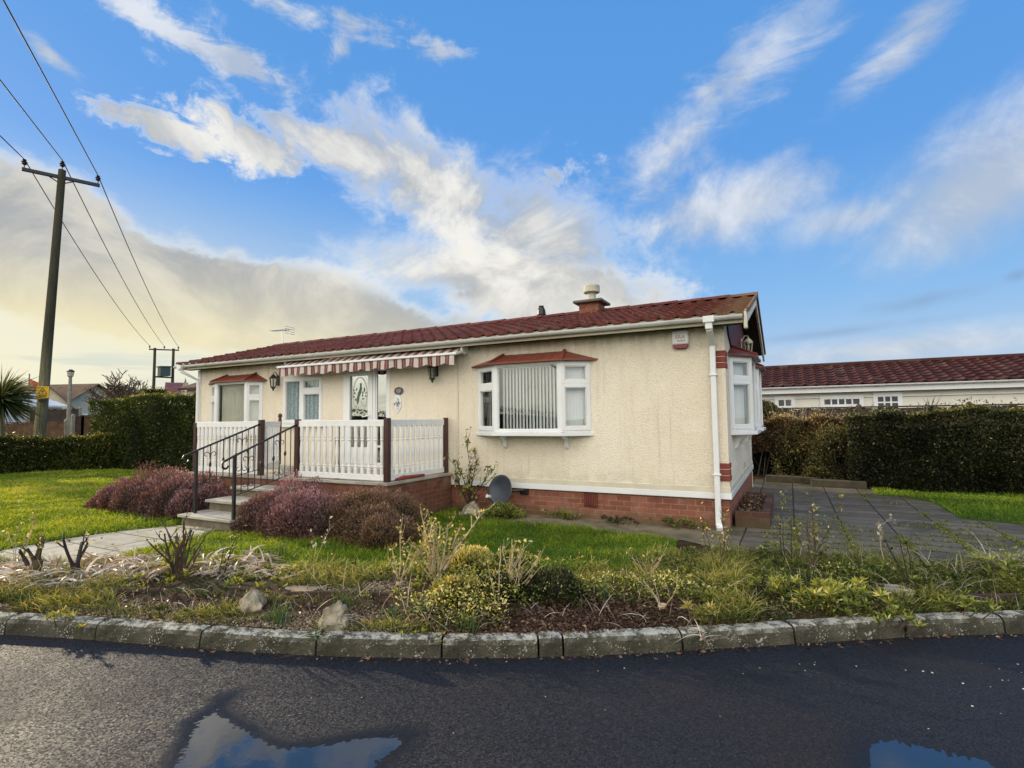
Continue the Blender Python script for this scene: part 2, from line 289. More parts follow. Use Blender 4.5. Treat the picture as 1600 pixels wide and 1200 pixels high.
# ------------------------------------------------------------------ mesh helper
def V3(p): return np.array(p, float)
class MB:
    def __init__(s): s.v = []; s.f = []; s.t = []
    def add(s, vs, fs, t=.5):
        o = len(s.v); s.v += [tuple(map(float, p)) for p in vs]; s.f += [[i+o for i in q] for q in fs]
        s.t += [t]*len(vs) if not isinstance(t, (list, tuple, np.ndarray)) else list(t)
        return s
    def obox(s, O, A, B, C, a, b, c, t=.5):
        O, A, B, C = map(V3, (O, A, B, C))
        vs = [O+A*i+B*j+C*k for k in c for j in b for i in a]
        return s.add(vs, [(0, 2, 3, 1), (4, 5, 7, 6), (0, 1, 5, 4), (2, 6, 7, 3), (0, 4, 6, 2), (1, 3, 7, 5)], t)
    def box(s, x0, x1, y0, y1, z0, z1, t=.5):
        return s.obox((0, 0, 0), (1, 0, 0), (0, 1, 0), (0, 0, 1), (x0, x1), (y0, y1), (z0, z1), t)
    def beam(s, p, q, w, h, up=(0, 0, 1), t=.5):
        p, q = V3(p), V3(q); a = nrm(q-p); sd = np.cross(a, V3(up))
        if np.linalg.norm(sd) < 1e-6: sd = np.cross(a, V3((1, 0, 0)))
        sd = nrm(sd); u = np.cross(sd, a); L = np.linalg.norm(q-p)
        return s.obox(p, a, sd, u, (0, L), (-w/2, w/2), (-h/2, h/2), t)
    def tube(s, pts, r, n=6, t=.5, cap=True):
        pts = [V3(p) for p in pts]; k = len(pts)
        rs = [r]*k if not isinstance(r, (list, tuple)) else r
        ts = [t]*k if not isinstance(t, (list, tuple)) else t
        vs, tt = [], []; ref = None
        for i, p in enumerate(pts):
            d = nrm(pts[min(i+1, k-1)]-pts[max(i-1, 0)]+1e-9)
            if ref is None: ref = V3((0, 0, 1)) if abs(d[2]) < .9 else V3((1, 0, 0))
            a = nrm(np.cross(d, ref)); b = np.cross(d, a); ref = nrm(np.cross(a, d)) if False else ref
            for j in range(n):
                th = 2*math.pi*j/n; vs.append(p+(a*math.cos(th)+b*math.sin(th))*rs[i]); tt.append(ts[i])
        fs = [(i*n+j, i*n+(j+1) % n, (i+1)*n+(j+1) % n, (i+1)*n+j) for i in range(k-1) for j in range(n)]
        if cap: fs += [tuple(range(n-1, -1, -1)), tuple((k-1)*n+j for j in range(n))]
        return s.add(vs, fs, tt)
    def lathe(s, prof, c, n=12, t=.5, sx=1, sy=1):
        vs = []; k = len(prof)
        for r, z in prof:
            for j in range(n):
                th = 2*math.pi*(j+.5)/n; vs.append((c[0]+r*sx*math.cos(th), c[1]+r*sy*math.sin(th), c[2]+z))
        fs = [(i*n+j, i*n+(j+1) % n, (i+1)*n+(j+1) % n, (i+1)*n+j) for i in range(k-1) for j in range(n)]
        fs += [tuple(range(n-1, -1, -1)), tuple((k-1)*n+j for j in range(n))]
        return s.add(vs, fs, t)
    def poly(s, pts, ext=None, t=.5):
        n = len(pts)
        if ext is None: return s.add(pts, [tuple(range(n))], t)
        e = V3(ext); vs = list(map(V3, pts))+[V3(p)+e for p in pts]
        return s.add(vs, [tuple(range(n)), tuple(range(2*n-1, n-1, -1))]+[(i, (i+1) % n, (i+1) % n+n, i+n) for i in range(n)], t)
    def build(s, name, mat, parent=None, smooth=False, bevel=0., recalc=True, loc=None, seg=1):
        me = bpy.data.meshes.new(name)
        vs = s.v
        if loc is not None: vs = [(a-loc[0], b-loc[1], c-loc[2]) for a, b, c in vs]
        me.from_pydata(vs, [], s.f); me.materials.append(M[mat] if isinstance(mat, str) else mat)
        a = me.attributes.new('tint', 'FLOAT', 'POINT'); a.data.foreach_set('value', s.t)
        if recalc or bevel:
            bm = bmesh.new(); bm.from_mesh(me)
            if recalc: bmesh.ops.recalc_face_normals(bm, faces=bm.faces)
            if bevel: bmesh.ops.bevel(bm, geom=bm.edges[:], offset=bevel, segments=seg, affect='EDGES', clamp_overlap=True)
            bm.to_mesh(me); bm.free()
        if smooth: me.polygons.foreach_set('use_smooth', [True]*len(me.polygons))
        o = bpy.data.objects.new(name, me); col.objects.link(o)
        if loc is not None: o.location = loc
        if parent: o.parent = parent
        return o
def npmesh(name, V, Fq, T, mat, parent=None, smooth=False, loc=None):
    """V (n,3), Fq (m,k) index array, T (n,)"""
    me = bpy.data.meshes.new(name); V = np.asarray(V, np.float32)
    if loc is not None: V = V-np.asarray(loc, np.float32)
    n, (mm, k) = len(V), Fq.shape
    me.vertices.add(n); me.vertices.foreach_set('co', V.ravel())
    me.loops.add(mm*k); me.loops.foreach_set('vertex_index', Fq.astype(np.int32).ravel())
    me.polygons.add(mm); me.polygons.foreach_set('loop_start', np.arange(0, mm*k, k, dtype=np.int32))
    me.update(calc_edges=True)
    a = me.attributes.new('tint', 'FLOAT', 'POINT'); a.data.foreach_set('value', np.asarray(T, np.float32))
    if smooth: me.polygons.foreach_set('use_smooth', np.ones(mm, bool))
    me.materials.append(M[mat] if isinstance(mat, str) else mat)
    o = bpy.data.objects.new(name, me); col.objects.link(o)
    if loc is not None: o.location = loc
    if parent: o.parent = parent
    return o
def thing(name, label, cat, loc=(0, 0, 0), group=None):
    o = bpy.data.objects.new(name, None); o.empty_display_size = .1; col.objects.link(o); o.location = loc
    o['label'] = label; o['category'] = cat
    if group: o['group'] = group
    bpy.context.view_layer.update()
    return o
def tag(o, label, cat, group=None):
    o['label'] = label; o['category'] = cat
    if group: o['group'] = group
    return o
def struct(o): o['kind'] = 'structure'; return o
def keep(o, parent):           # parent without moving (parent has only a location)
    o.parent = parent; o.location = Vector(o.location)-parent.location
    return o
def text_mesh(name, s, size, mat, origin, ud, vd, parent, align='CENTER', ext=.0008, bold=0.):
    cu = bpy.data.curves.new(name, 'FONT'); cu.body = s; cu.size = size; cu.align_x = align; cu.align_y = 'CENTER'; cu.extrude = ext; cu.offset = bold
    t = bpy.data.objects.new('tmp_text', cu); col.objects.link(t)
    me = bpy.data.meshes.new_from_object(t.evaluated_get(bpy.context.evaluated_depsgraph_get()))
    bpy.data.objects.remove(t); bpy.data.curves.remove(cu)
    ud, vd, O = V3(ud), V3(vd), V3(origin); w = np.cross(ud, vd)
    for p in me.vertices: p.co = Vector(O+ud*p.co[0]+vd*p.co[1]+w*p.co[2])
    me.materials.clear(); me.materials.append(M[mat]); me.name = name
    o = bpy.data.objects.new(name, me); col.objects.link(o); o.parent = parent; return o

# ---- vegetation primitives (numpy)
def unit(a): return a/np.maximum(np.linalg.norm(a, axis=-1, keepdims=True), 1e-9)
def leafset(P, D, L, W, fold=.25):
    """rhombus leaf at P, along D, length L, width W -> V,F"""
    n = len(P); D = unit(D); rv = unit(rng.normal(size=(n, 3))); S = unit(np.cross(D, rv)); Nn = np.cross(S, D)
    L = np.broadcast_to(L, n)[:, None]; W = np.broadcast_to(W, n)[:, None]
    V = np.stack([P, P+D*L*.5+S*W*.5+Nn*W*fold, P+D*L, P+D*L*.5-S*W*.5+Nn*W*fold], 1).reshape(-1, 3)
    Fq = np.arange(n*4).reshape(n, 4); return V, Fq
def bladeset(P, D, L, W, bend=.4):
    """tapered 2-segment blade"""
    n = len(P); D = unit(D); up = np.array([0, 0, 1.]); S = unit(np.cross(D, rng.normal(size=(n, 3))))
    L = np.broadcast_to(L, n)[:, None]; W = np.broadcast_to(W, n)[:, None]
    out = D*np.array([1, 1, 0]); b = np.broadcast_to(bend, n)[:, None]
    mid = P+D*L*.55; tip = mid+unit(D+out*b*2-up*b*.9)*L*.45
    V = np.stack([P-S*W*.5, P+S*W*.5, mid+S*W*.42, mid-S*W*.42, tip+S*W*.06, tip-S*W*.06], 1).reshape(-1, 3)
    k = np.arange(n)[:, None]*6
    Fq = np.concatenate([k+np.array([0, 1, 2, 3]), k+np.array([3, 2, 4, 5])], 0); return V, Fq
def curlset(P, D, L, W, bend=.4, k=5):
    n = len(P); D = unit(D); up = np.array([0, 0, 1.]); S = unit(np.cross(D, rng.normal(size=(n, 3)))); out = unit(D*np.array([1, 1, 0])+1e-6)
    L = np.broadcast_to(L, n)[:, None]; W = np.broadcast_to(W, n)[:, None]; b = np.broadcast_to(bend, n)[:, None]; side = rng.normal(0, .5, (n, 1))*b
    p = P.copy(); rows = []
    for i in range(k+1):
        f = i/k; w = W*.5*(1-f**2.2*.9); rows += [p-S*w, p+S*w]; d = unit(D+(out*1.6-up*1.5)*b*f*1.6+S*side*f*0+np.cross(D, up)*side*f); p = p+d*L/k; S = unit(S+rng.normal(0, .12, (n, 3)))
    V = np.stack(rows, 1).reshape(-1, 3); m_ = 2*(k+1); q = np.arange(n)[:, None]*m_
    Fq = np.concatenate([q+np.array([2*i, 2*i+1, 2*i+3, 2*i+2]) for i in range(k)], 0); return V, Fq, m_
def fbm(P, s, oc=3):
    out = np.zeros(len(P)); a = 1.; tot = 0
    for o in range(oc):
        ph = rng0.uniform(0, 6.28, (6, )); K = rng0.normal(size=(6, P.shape[1]))*s*(1.9**o)
        out += a*np.sin(P@K.T+ph).mean(1)*1.6; tot += a; a *= .55
    return out/tot
rng0 = np.random.default_rng(3)
def inpoly(P, poly):
    x, y = P[:, 0], P[:, 1]; ins = np.zeros(len(P), bool); n = len(poly); j = n-1
    for i in range(n):
        xi, yi = poly[i][:2]; xj, yj = poly[j][:2]
        ins ^= ((yi > y) != (yj > y)) & (x < (xj-xi)*(y-yi)/(yj-yi+1e-12)+xi); j = i
    return ins

# ================================================================== SETTING
ROADZ = -.18
kp = [Gd(px, py, ROADZ) for px, py in [(0, 991), (80, 996), (148, 1000), (312, 1013), (492, 1025), (690, 1029), (841, 1028), (881, 1026), (1068, 1018), (1245, 1006), (1418, 996), (1525, 993), (1600, 990)]]
KC = np.polyfit([p[0] for p in kp], [p[1] for p in kp], 4); KA, KB = kp[0][0], kp[-1][0]
dK = np.polyder(KC)
def kerb_y(x):
    x = np.asarray(x, float); xc = np.clip(x, KA, KB); y = np.polyval(KC, xc)
    l = x < KA; r = x > KB
    sl, sr = np.polyval(dK, KA), np.polyval(dK, KB)
    y = np.where(l, y-sl*6*(1-np.exp((x-KA)*np.where(l, 1, 0)/6)), y)
    y = np.where(r, y+sr*5*(1-np.exp(-(x-KB)*np.where(r, 1, 0)/5)), y); return y
# ground: columns in x, rows at t behind the kerb
gx = np.unique(np.concatenate([np.linspace(-900, -30, 30), np.linspace(-30, -8, 60), np.arange(-8, 4, .06), np.linspace(4, 14, 40), np.linspace(14, 900, 30)]))
gt = np.unique(np.concatenate([np.arange(.13, 2.6, .06), np.linspace(2.6, 20, 30), np.linspace(20, 1500, 30)]))
X, T = np.meshgrid(gx, gt); Y = kerb_y(X)+T
BEDK = lambda x: .0
def edge_t(x): return .62+.12*np.sin(x*.9+1)       # where the low timber edging stands
def bed_z(P):
    """height of the ground (x,y) -> z"""
    x, y = P[:, 0], P[:, 1]; t = y-kerb_y(x)
    z = -.075+.05*np.clip((t-.1)/.5, 0, 1)+.022*np.clip((t-.72)/.1, 0, 1)
    w = np.clip((1.5-t)/.5, 0, 1)*np.clip((t-.1)/.1, 0, 1)
    return z+w*(.018*fbmz(P, 2.5)+.012*fbmz(P, 9.)+.01)
_K1 = rng0.normal(size=(8, 2)); _PH = rng0.uniform(0, 6.28, 8)
def fbmz(P, s): return np.sin(P[:, :2]@(_K1*s).T+_PH).mean(1)*1.8
P = np.stack([X.ravel(), Y.ravel()], 1); Z = bed_z(P); Z = np.where(T.ravel() > 1.5, np.minimum(Z, -.003), Z)
def gridfaces(nx, ny):
    i = (np.arange(ny-1)[:, None]*nx+np.arange(nx-1)[None]).ravel(); return np.stack([i, i+1, i+nx+1, i+nx], 1)
struct(npmesh('ground', np.column_stack([P, Z]), gridfaces(len(gx), len(gt)), np.full(len(P), .5), 'soil', smooth=True))
# road: fine grid where the puddles lie so that the water finds its own shore
rx = np.unique(np.concatenate([np.linspace(-900, -12, 25), np.linspace(-12, -4.2, 20), np.arange(-4.2, 2.2, .014), np.linspace(2.2, 12, 20), np.linspace(12, 900, 25)]))
ry = np.unique(np.concatenate([np.linspace(-4.2, .6, 8), np.arange(.6, 3.2, .014), np.linspace(3.2, 9.5, 16)]))
X, Y = np.meshgrid(rx, ry); P = np.stack([X.ravel(), Y.ravel()], 1)
def ell(P, c, a, b, ang):
    d = P-np.array(c); ca, sa = math.cos(ang), math.sin(ang)
    return np.sqrt(((d[:, 0]*ca+d[:, 1]*sa)/a)**2+((-d[:, 0]*sa+d[:, 1]*ca)/b)**2)
pud1 = [Gd(px, py, ROADZ) for px, py in [(272, 1215), (272, 1165), (300, 1130), (318, 1112), (345, 1092), (366, 1086), (360, 1105), (372, 1122), (405, 1142), (440, 1160), (490, 1163), (560, 1152), (610, 1147), (650, 1148), (628, 1172), (600, 1190), (590, 1215), (560, 1300), (300, 1300)]]
pud2 = [Gd(px, py, ROADZ) for px, py in [(1335, 1130), (1400, 1138), (1460, 1155), (1510, 1178), (1560, 1192), (1610, 1215), (1640, 1300), (1370, 1300), (1372, 1215), (1360, 1185), (1368, 1160), (1340, 1140)]]
def pdist(P, poly):
    """signed distance to polygon, positive inside"""
    d = np.full(len(P), 1e9); pl = [np.array(p[:2]) for p in poly]
    for a, b in zip(pl, pl[1:]+pl[:1]):
        e = b-a; t = np.clip(((P-a)@e)/(e@e), 0, 1); d = np.minimum(d, np.linalg.norm(P-a-t[:, None]*e, axis=1))
    return np.where(inpoly(P, poly), d, -d)
near = (np.abs(P[:, 0]+1) < 3.6) & (P[:, 1] < 3.3) & (P[:, 1] > .3)
dz = np.zeros(len(P)); Pn = P[near]
g1, g2 = pdist(Pn, pud1), pdist(Pn, pud2)
wob = .045*fbmz(Pn, 5.)+.012*fbmz(Pn, 15.)
gg = np.maximum(g1, g2)+wob
dip = -.045*np.clip(gg, -.06, .12)
wetv = np.full(len(P), 0.); wetv[near] = np.clip(1-np.abs(np.minimum(gg, 0))/.16, 0, 1)**1.5
cell = np.random.default_rng(2).normal(size=len(Pn))
dz[near] = dip+.0006*cell*(gg > -.03)
struct(npmesh('road', np.column_stack([P, ROADZ+dz]), gridfaces(len(rx), len(ry)), wetv, 'asphalt', smooth=True))
for nm, poly in (('puddle', pud1), ('puddle', pud2)):
    xs = [p[0] for p in poly]; ys = [p[1] for p in poly]
    o = MB().box(min(xs)-.12, max(xs)+.12, max(.62, min(ys)-.12), max(ys)+.12, ROADZ-.02, ROADZ-.0016).build(nm, 'water'); struct(o)
# far side of the road (behind the camera)
struct(MB().box(-900, 900, -1200, -4.35, -.5, -.07).build('verge', 'lawn'))
struct(MB().box(-200, 200, -4.35, -4.2, -.3, -.06).build('verge_kerb', 'kerb'))

# kerb stones
JX = [Gd(px, py, ROADZ)[0] for px, py in [(8, 991), (148, 1000), (312, 1013), (492, 1025), (690, 1029), (841, 1028), (881, 1026), (1068, 1018), (1245, 1006), (1418, 996), (1573, 992)]]
JX = [JX[0]-3.0, JX[0]-2.0, JX[0]-1.0]+JX+[JX[-1]+.8, JX[-1]+1.6, JX[-1]+2.4]
KL = ['weathered kerb stone beyond the left edge, two along from the view', 'weathered kerb stone just outside the left edge of the view', 'short end of kerb stone cut off at the left picture edge',
      'mossy kerb stone leftmost whole one, by the shrivelled straw bed', 'kerb stone below the two cut rose stumps at left', 'kerb stone with one round white lichen spot, below the dark boulder',
      'kerb stone in front of the pale pointed boulder', 'kerb stone with white lichen along its top, left of the short piece', 'very short broken kerb piece between two longer stones',
      'kerb stone with white lichen patch beside the brown leaf litter', 'kerb stone under the drooping dry blades of grass', 'brown mossy kerb stone below the leafy perennial clumps',
      'clean edged kerb stone second from the right picture edge', 'kerb stone at the right picture edge with weeds at its foot', 'kerb stone just beyond the right edge of the view', 'kerb stone farther round the bend to the right']
prof = [(.0, -.20), (.004, -.145), (.012, -.09), (.026, -.062), (.05, -.052), (.09, -.050), (.135, -.052), (.145, -.075), (.145, -.20)]
for i in range(len(JX)-1):
    a, b = JX[i]+.007, JX[i+1]-.007; n = max(6, int((b-a)/.022)); xs = np.linspace(a, b, n)
    vs, sh, tw = [], R_.uniform(-.006, .006), R_.uniform(-.006, .006)
    for j, x in enumerate(xs):
        y = float(kerb_y(x)); tn = nrm((1, float(kerb_y(x+.01)-kerb_y(x-.01))/.02)); nx, ny = -tn[1], tn[0]
        e = min(j, n-1-j); sh2 = .006 if e == 0 else 0
        for k_, (o_, z_) in enumerate(prof):
            q = Vector((x*3.1, y*3.1, z_*9+i)); q2 = Vector((x*17, y*17, z_*25+i))
            dn = noise.noise(q)*.008+noise.noise(q2)*.005
            oo = o_+dn+sh+(sh2 if k_ < 5 else 0); zz = z_+(noise.noise(q2+Vector((5, 5, 5)))*.005+tw*.6-(sh2 if 2 < k_ < 7 else 0) if k_ > 1 else 0)
            vs.append((x+nx*oo, y+ny*oo, zz))
    m_ = len(prof); fs = [(j*m_+k_, j*m_+k_+1, (j+1)*m_+k_+1, (j+1)*m_+k_) for j in range(n-1) for k_ in range(m_-1)]
    fs += [tuple(range(m_-1, -1, -1)), tuple((n-1)*m_+k_ for k_ in range(m_))]
    o = MB().add(vs, fs).build('kerb_stone', 'kerb', smooth=False, loc=(JX[i], float(kerb_y(JX[i])), ROADZ))
    tag(o, KL[i], 'kerb stone', 'kerb stones along the road edge')

# lawns
W = Gd(1143, 829)[1]            # front wall plane y
XR = Gd(1143, 829)[0]           # right wall plane x
lawn = [(-21.9, 2.4), (-9.6, 2.5), (-8.2, 2.75), (-7.0, 3.15), (-5.3, 3.75), (-3.75, 4.36), (-2.15, 5.1), (-1.45, 5.4), (-1.2, 6.2), (-1.3, 6.95), (-2.4, 7.1), (-3.9, 7.2), (-4.9, 7.6), (-12.9, 7.7), (-12.9, 9.9), (-20.6, 9.9), (-21.8, 8.2)]
lawn2 = [(1.42, 13.6), (1.40, 12.25), (1.8, 12.2), (2.14, 11.6), (2.13, 10.0), (2.78, 9.75), (4.2, 9.35), (9, 9.0), (9, 13.6)]
path = [Gd(*p)[:2] for p in [(286, 822), (345, 826), (300, 842), (225, 858), (140, 885), (60, 905), (-60, 930), (-60, 880), (0, 862), (110, 842), (200, 830)]]
def sheet(name, poly, z, mat):
    vs = [(p[0], p[1], z) for p in poly]; return struct(MB().poly(vs).build(name, mat, recalc=False))
sheet('lawn', lawn, .004, 'lawn'); sheet('lawn', lawn2, .012, 'lawn'); sheet('path', path, .012, 'path')
sheet('paved_strip', [(-5.0, 7.15), (-3.8, 7.12), (-1.25, 6.95), (-.8, 6.7), (-.5, 6.6), (-.45, 8.2), (-5, 8.2)], .006, 'strip')
sheet('patio', [(-.45, 6.72), (.3, 6.66), (2.2, 7.4), (5, 8.1), (10, 9.9), (10, 13.6), (1.2, 13.6), (-.8, 14.3), (-.8, 6.9)], .0085, 'patio')
sheet('field', [(-900, 30), (900, 30), (900, 1400), (-900, 1400)], .03, 'field'); sheet('field', [(-900, 3), (-22.5, 3), (-22.5, 30), (-900, 30)], .025, 'field')

# grass (stuff)
def grass(name, poly, dens, L, Wd, mat, label, excl=(), z=.004, sub=None):
    xs = [p[0] for p in poly]; ys = [p[1] for p in poly]
    n = int((max(xs)-min(xs))*(max(ys)-min(ys))*dens)
    P = np.column_stack([rng.uniform(min(xs), max(xs), n), rng.uniform(min(ys), max(ys), n)])
    k = inpoly(P, poly)
    for e in excl: k &= ~inpoly(P, e)
    if sub is not None: k &= sub(P)
    d = np.hypot(P[:, 0], P[:, 1]); k &= rng.uniform(size=n) < np.clip(8.5/d, .0, 1)**1.3
    P = P[k]; n = len(P); tuft = fbmz(P, 3.); tf2 = fbmz(P, 13.)
    D = np.column_stack([rng.normal(0, .45, n), rng.normal(0, .45, n), np.ones(n)])
    l = L*(1+.45*tuft+.35*tf2)*rng.uniform(.4, 1.4, n); dd = np.hypot(P[:, 0], P[:, 1])
    w = Wd*np.clip(dd/7, .8, 2.2)
    V, Fq = bladeset(np.column_stack([P, np.full(n, z-.006)]), D, np.maximum(l, .012), w, rng.uniform(.1, .7, n))
    pt4 = fbmz(P+31, 1.1); t = np.clip(.46+.17*tuft+.12*tf2+.25*pt4+rng.normal(0, .17, n)+.4*(rng.uniform(size=n) < .05+.10*(pt4 > .55)), 0, 1)
    o = npmesh(name, V, Fq, np.repeat(t, 6)*np.tile([.4, .4, .95, .95, 1.25, 1.25], n), mat); tag(o, label, 'grass'); o['kind'] = 'stuff'; return o  # dark roots and bright tips: shade between blades put into the tint
house_box = [(-13, 7.6), (-.6, 7.6), (-.6, 13), (-13, 13)]; terr_box = [(-10, 6.15), (-5.1, 6.15), (-5.1, 8), (-10, 8)]
stair_box = [(-8.2, 4.85), (-6.9, 4.85), (-6.9, 6.3), (-8.2, 6.3)]
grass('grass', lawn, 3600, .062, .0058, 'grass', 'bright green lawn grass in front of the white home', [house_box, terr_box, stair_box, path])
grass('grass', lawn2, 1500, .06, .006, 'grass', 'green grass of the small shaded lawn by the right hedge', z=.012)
bedpoly = [(x, float(kerb_y(x))+.14) for x in np.linspace(-9, 3.2, 60)]+[(3.2, 7.3), (.4, 6.75), (-.5, 6.65), (-1.3, 6.1), (-1.5, 5.45)]+[p for p in reversed(lawn[1:7])]
def bedsub(P):
    c = fbmz(P, 1.6)+.6*fbmz(P, 5.); x, y = P[:, 0], P[:, 1]; t = y-kerb_y(x)
    lim = np.where(x > -1.2, .02, -.02)-.35*(x > .2)-.4*(t > .95)*(x > -4.3)+.30*(x < -3.2)*(t < .62)+.45*(x < -4.2)*(t > .7)+.25*((x > -3.6) & (x < -.9) & (t < .5))*1.0
    lim = np.where((x > -3.3) & (x < -2.2) & (t < .40), -.6, lim)
    lim = np.where((x > -2.1) & (x < -.8) & (t < .55), 1.2, lim)
    return c > lim
g_ = None
def grass_bed():
    xs = (-9, 3.2); n = 330000
    P = np.column_stack([rng.uniform(*xs, n), rng.uniform(.9, 7.3, n)]); k = inpoly(P, bedpoly) & bedsub(P); P = P[k]; n = len(P)
    z = bed_z(P); tuft = fbmz(P, 4.); D = np.column_stack([rng.normal(0, .6, n), rng.normal(0, .6, n), np.ones(n)])
    l = .095*(1+.7*tuft)*rng.uniform(.35, 1.7, n)*np.where(P[:, 0] > -.8, 1.2, .85)
    V, Fq = bladeset(np.column_stack([P, z-.006]), D, np.maximum(l, .012), .0048, rng.uniform(.1, .8, n))
    t = np.clip(.46+.14*tuft+rng.normal(0, .17, n)+.4*(rng.uniform(size=n) < .08), 0, 1)
    o = npmesh('weeds', V, Fq, np.repeat(t, 6)*np.tile([.2, .2, .9, .9, 1.35, 1.35], n), 'bedgrass'); tag(o, 'rough grass and weeds growing through the kerbside flower bed', 'weeds'); o['kind'] = 'stuff'  # tint also paints shade at the weed roots and highlights at the tips
grass_bed()
def dry_stalks():
    n = 5200; P = np.column_stack([rng.uniform(-8, 3.2, n), rng.uniform(1.6, 7.2, n)]); k = inpoly(P, bedpoly) & (fbmz(P+3, 2.4) > .05); P = P[k]; n = len(P)
    D = np.column_stack([rng.normal(0, .55, n), rng.normal(0, .4, n), np.ones(n)])
    V, Fq, m_ = curlset(np.column_stack([P, bed_z(P)-.01]), D, rng.uniform(.06, .28, n)*(1+.6*fbmz(P, 5.)).clip(.4, 2), .0045, rng.uniform(.0, .6, n))
    o = npmesh('dry_stalks', V, Fq, np.repeat(np.clip(rng.normal(.42, .22, n), 0, 1), m_), 'straw'); tag(o, 'thin dry straw coloured stalks scattered through the whole bed', 'dry stalks'); o['kind'] = 'stuff'
dry_stalks()
# small leaved ground cover on the right half of the bed
def ground_cover():
    n = 130000; P = np.column_stack([rng.uniform(-6, 3.2, n), rng.uniform(2.2, 7.2, n)]); k = inpoly(P, bedpoly)
    c = fbmz(P+7, 2.1)+.5*fbmz(P, 7.); t = P[:, 1]-kerb_y(P[:, 0])
    lim = np.where(P[:, 0] > -1.6, -.3, .30); lim = np.where((P[:, 0] < -.7) & (t < .5), .9, lim); k &= c > lim
    P = P[k]; c = c[k]; n = len(P); h = .02+.15*np.clip(c+.2, 0, 1.2)*rng.uniform(0, 1, n)
    z = bed_z(P)+h; D = np.column_stack([rng.normal(0, 1, n), rng.normal(0, 1, n), rng.uniform(.1, .9, n)])
    V, Fq = leafset(np.column_stack([P, z]), D, rng.uniform(.014, .04, n), rng.uniform(.008, .017, n))
    tt = np.clip(.10+h*4.6+rng.normal(0, .2, n), 0, 1)  # tint rises with height, painting shade low in the cover
    o = npmesh('ground_cover', V, Fq, np.repeat(tt, 4), 'leaf'); tag(o, 'low leafy ground cover over the right half of the bed', 'ground cover'); o['kind'] = 'stuff'
ground_cover()
def broad_weeds():
    n = 1500; P = np.column_stack([rng.uniform(-5.5, 3.2, n), rng.uniform(2.4, 7.0, n)]); t = P[:, 1]-kerb_y(P[:, 0]); k = inpoly(P, bedpoly) & (fbmz(P+11, 2.6)+.35*(P[:, 0] > -.9) > .18) & ~((P[:, 0] < -.8) & (P[:, 0] > -2.1) & (t < .5)); P = P[k]; n = len(P); per = 14
    Q = np.repeat(P, per, 0); a = rng.uniform(0, 6.28, n*per); e = rng.uniform(.1, 1.1, n*per); hz_ = np.repeat(rng.uniform(.01, .10, n), per)
    D = np.column_stack([np.cos(a)*np.cos(e), np.sin(a)*np.cos(e), np.sin(e)]); L_ = np.repeat(rng.uniform(.03, .075, n), per)*rng.uniform(.7, 1.2, n*per)
    V, Fq = leafset(np.column_stack([Q, bed_z(Q)+hz_]), D, L_, L_*.32, .25); tt = np.clip(np.repeat(rng.normal(.52, .16, n), per)+rng.normal(0, .12, n*per), 0, 1)
    o = npmesh('broad_leaf_weeds', V, Fq, np.repeat(tt, 4)*np.tile([.5, .95, 1.2, .95], n*per), 'leaf'); tag(o, 'broad leaved green weeds dotted all over the flower bed', 'weeds'); o['kind'] = 'stuff'
broad_weeds()
# gravel, leaf litter
def pebbles(name, P, z, r0, r1, mat, label, cat, flat=.6):
    n = len(P); base = np.array([(1, 0, 0), (0, 1, 0), (-1, 0, 0), (0, -1, 0), (0, 0, 1), (0, 0, -1.)])
    s = rng.uniform(r0, r1, (n, 1, 1)); a = rng.uniform(0, 6.28, n); ca, sa = np.cos(a), np.sin(a)
    q = base[None]*rng.uniform(.7, 1.3, (n, 6, 1))*s; q[:, :, 2] *= flat
    x = q[:, :, 0]*ca[:, None]-q[:, :, 1]*sa[:, None]; y = q[:, :, 0]*sa[:, None]+q[:, :, 1]*ca[:, None]
    V = np.stack([x+P[:, :1], y+P[:, 1:2], q[:, :, 2]+(z+s[:, 0, 0]*flat*.4)[:, None]], 2).reshape(-1, 3)
    tri = np.array([(0, 1, 4), (1, 2, 4), (2, 3, 4), (3, 0, 4), (1, 0, 5), (2, 1, 5), (3, 2, 5), (0, 3, 5)])
    Fq = (np.arange(n)[:, None, None]*6+tri[None]).reshape(-1, 3)
    o = npmesh(name, V, Fq, np.repeat(np.clip(rng.normal(.5, .22, n), 0, 1), 6), mat); tag(o, label, cat); o['kind'] = 'stuff'
m, g = material('gravel_stone'); finish(g, g.ramp(g.attr(), [(0, (.06, .045, .026)), (.5, (.20, .145, .085)), (.85, (.38, .30, .19)), (1, (.60, .52, .38))]), .85); M['gravel'] = m
m, g = material('grit'); finish(g, g.ramp(g.attr(), [(0, (.30, .24, .16)), (1, (.72, .66, .55))]), .8); M['grit'] = m
n = 9000; x = rng.uniform(-6.4, -2.6, n); t = .15+np.abs(rng.normal(0, .17, n)); P = np.column_stack([x, kerb_y(x)+t]); k = fbmz(P, 3)+.5*fbmz(P, 9)+.6*(t < .27) > .05; P = P[k]
P2 = np.array([Gd(px, py, -.01)[:2] for px, py in zip(rng.uniform(480, 650, 1600), rng.uniform(905, 928, 1600))]); P = np.vstack([P, P2])
pebbles('gravel', P, bed_z(P)-.002, .004, .014, 'gravel', 'loose tan gravel at the front of the bed behind the kerb', 'gravel')
n = 60; P = np.array([Gd(px, py, ROADZ)[:2] for px, py in zip(rng.uniform(0, 1600, n), 1030+np.abs(rng.normal(0, 55, n)))]); P = P[P[:, 1] < kerb_y(P[:, 0])-.02]
pebbles('grit', P, np.full(len(P), ROADZ), .003, .010, 'grit', 'pale grit and petals scattered on the dark wet road', 'grit', .4)
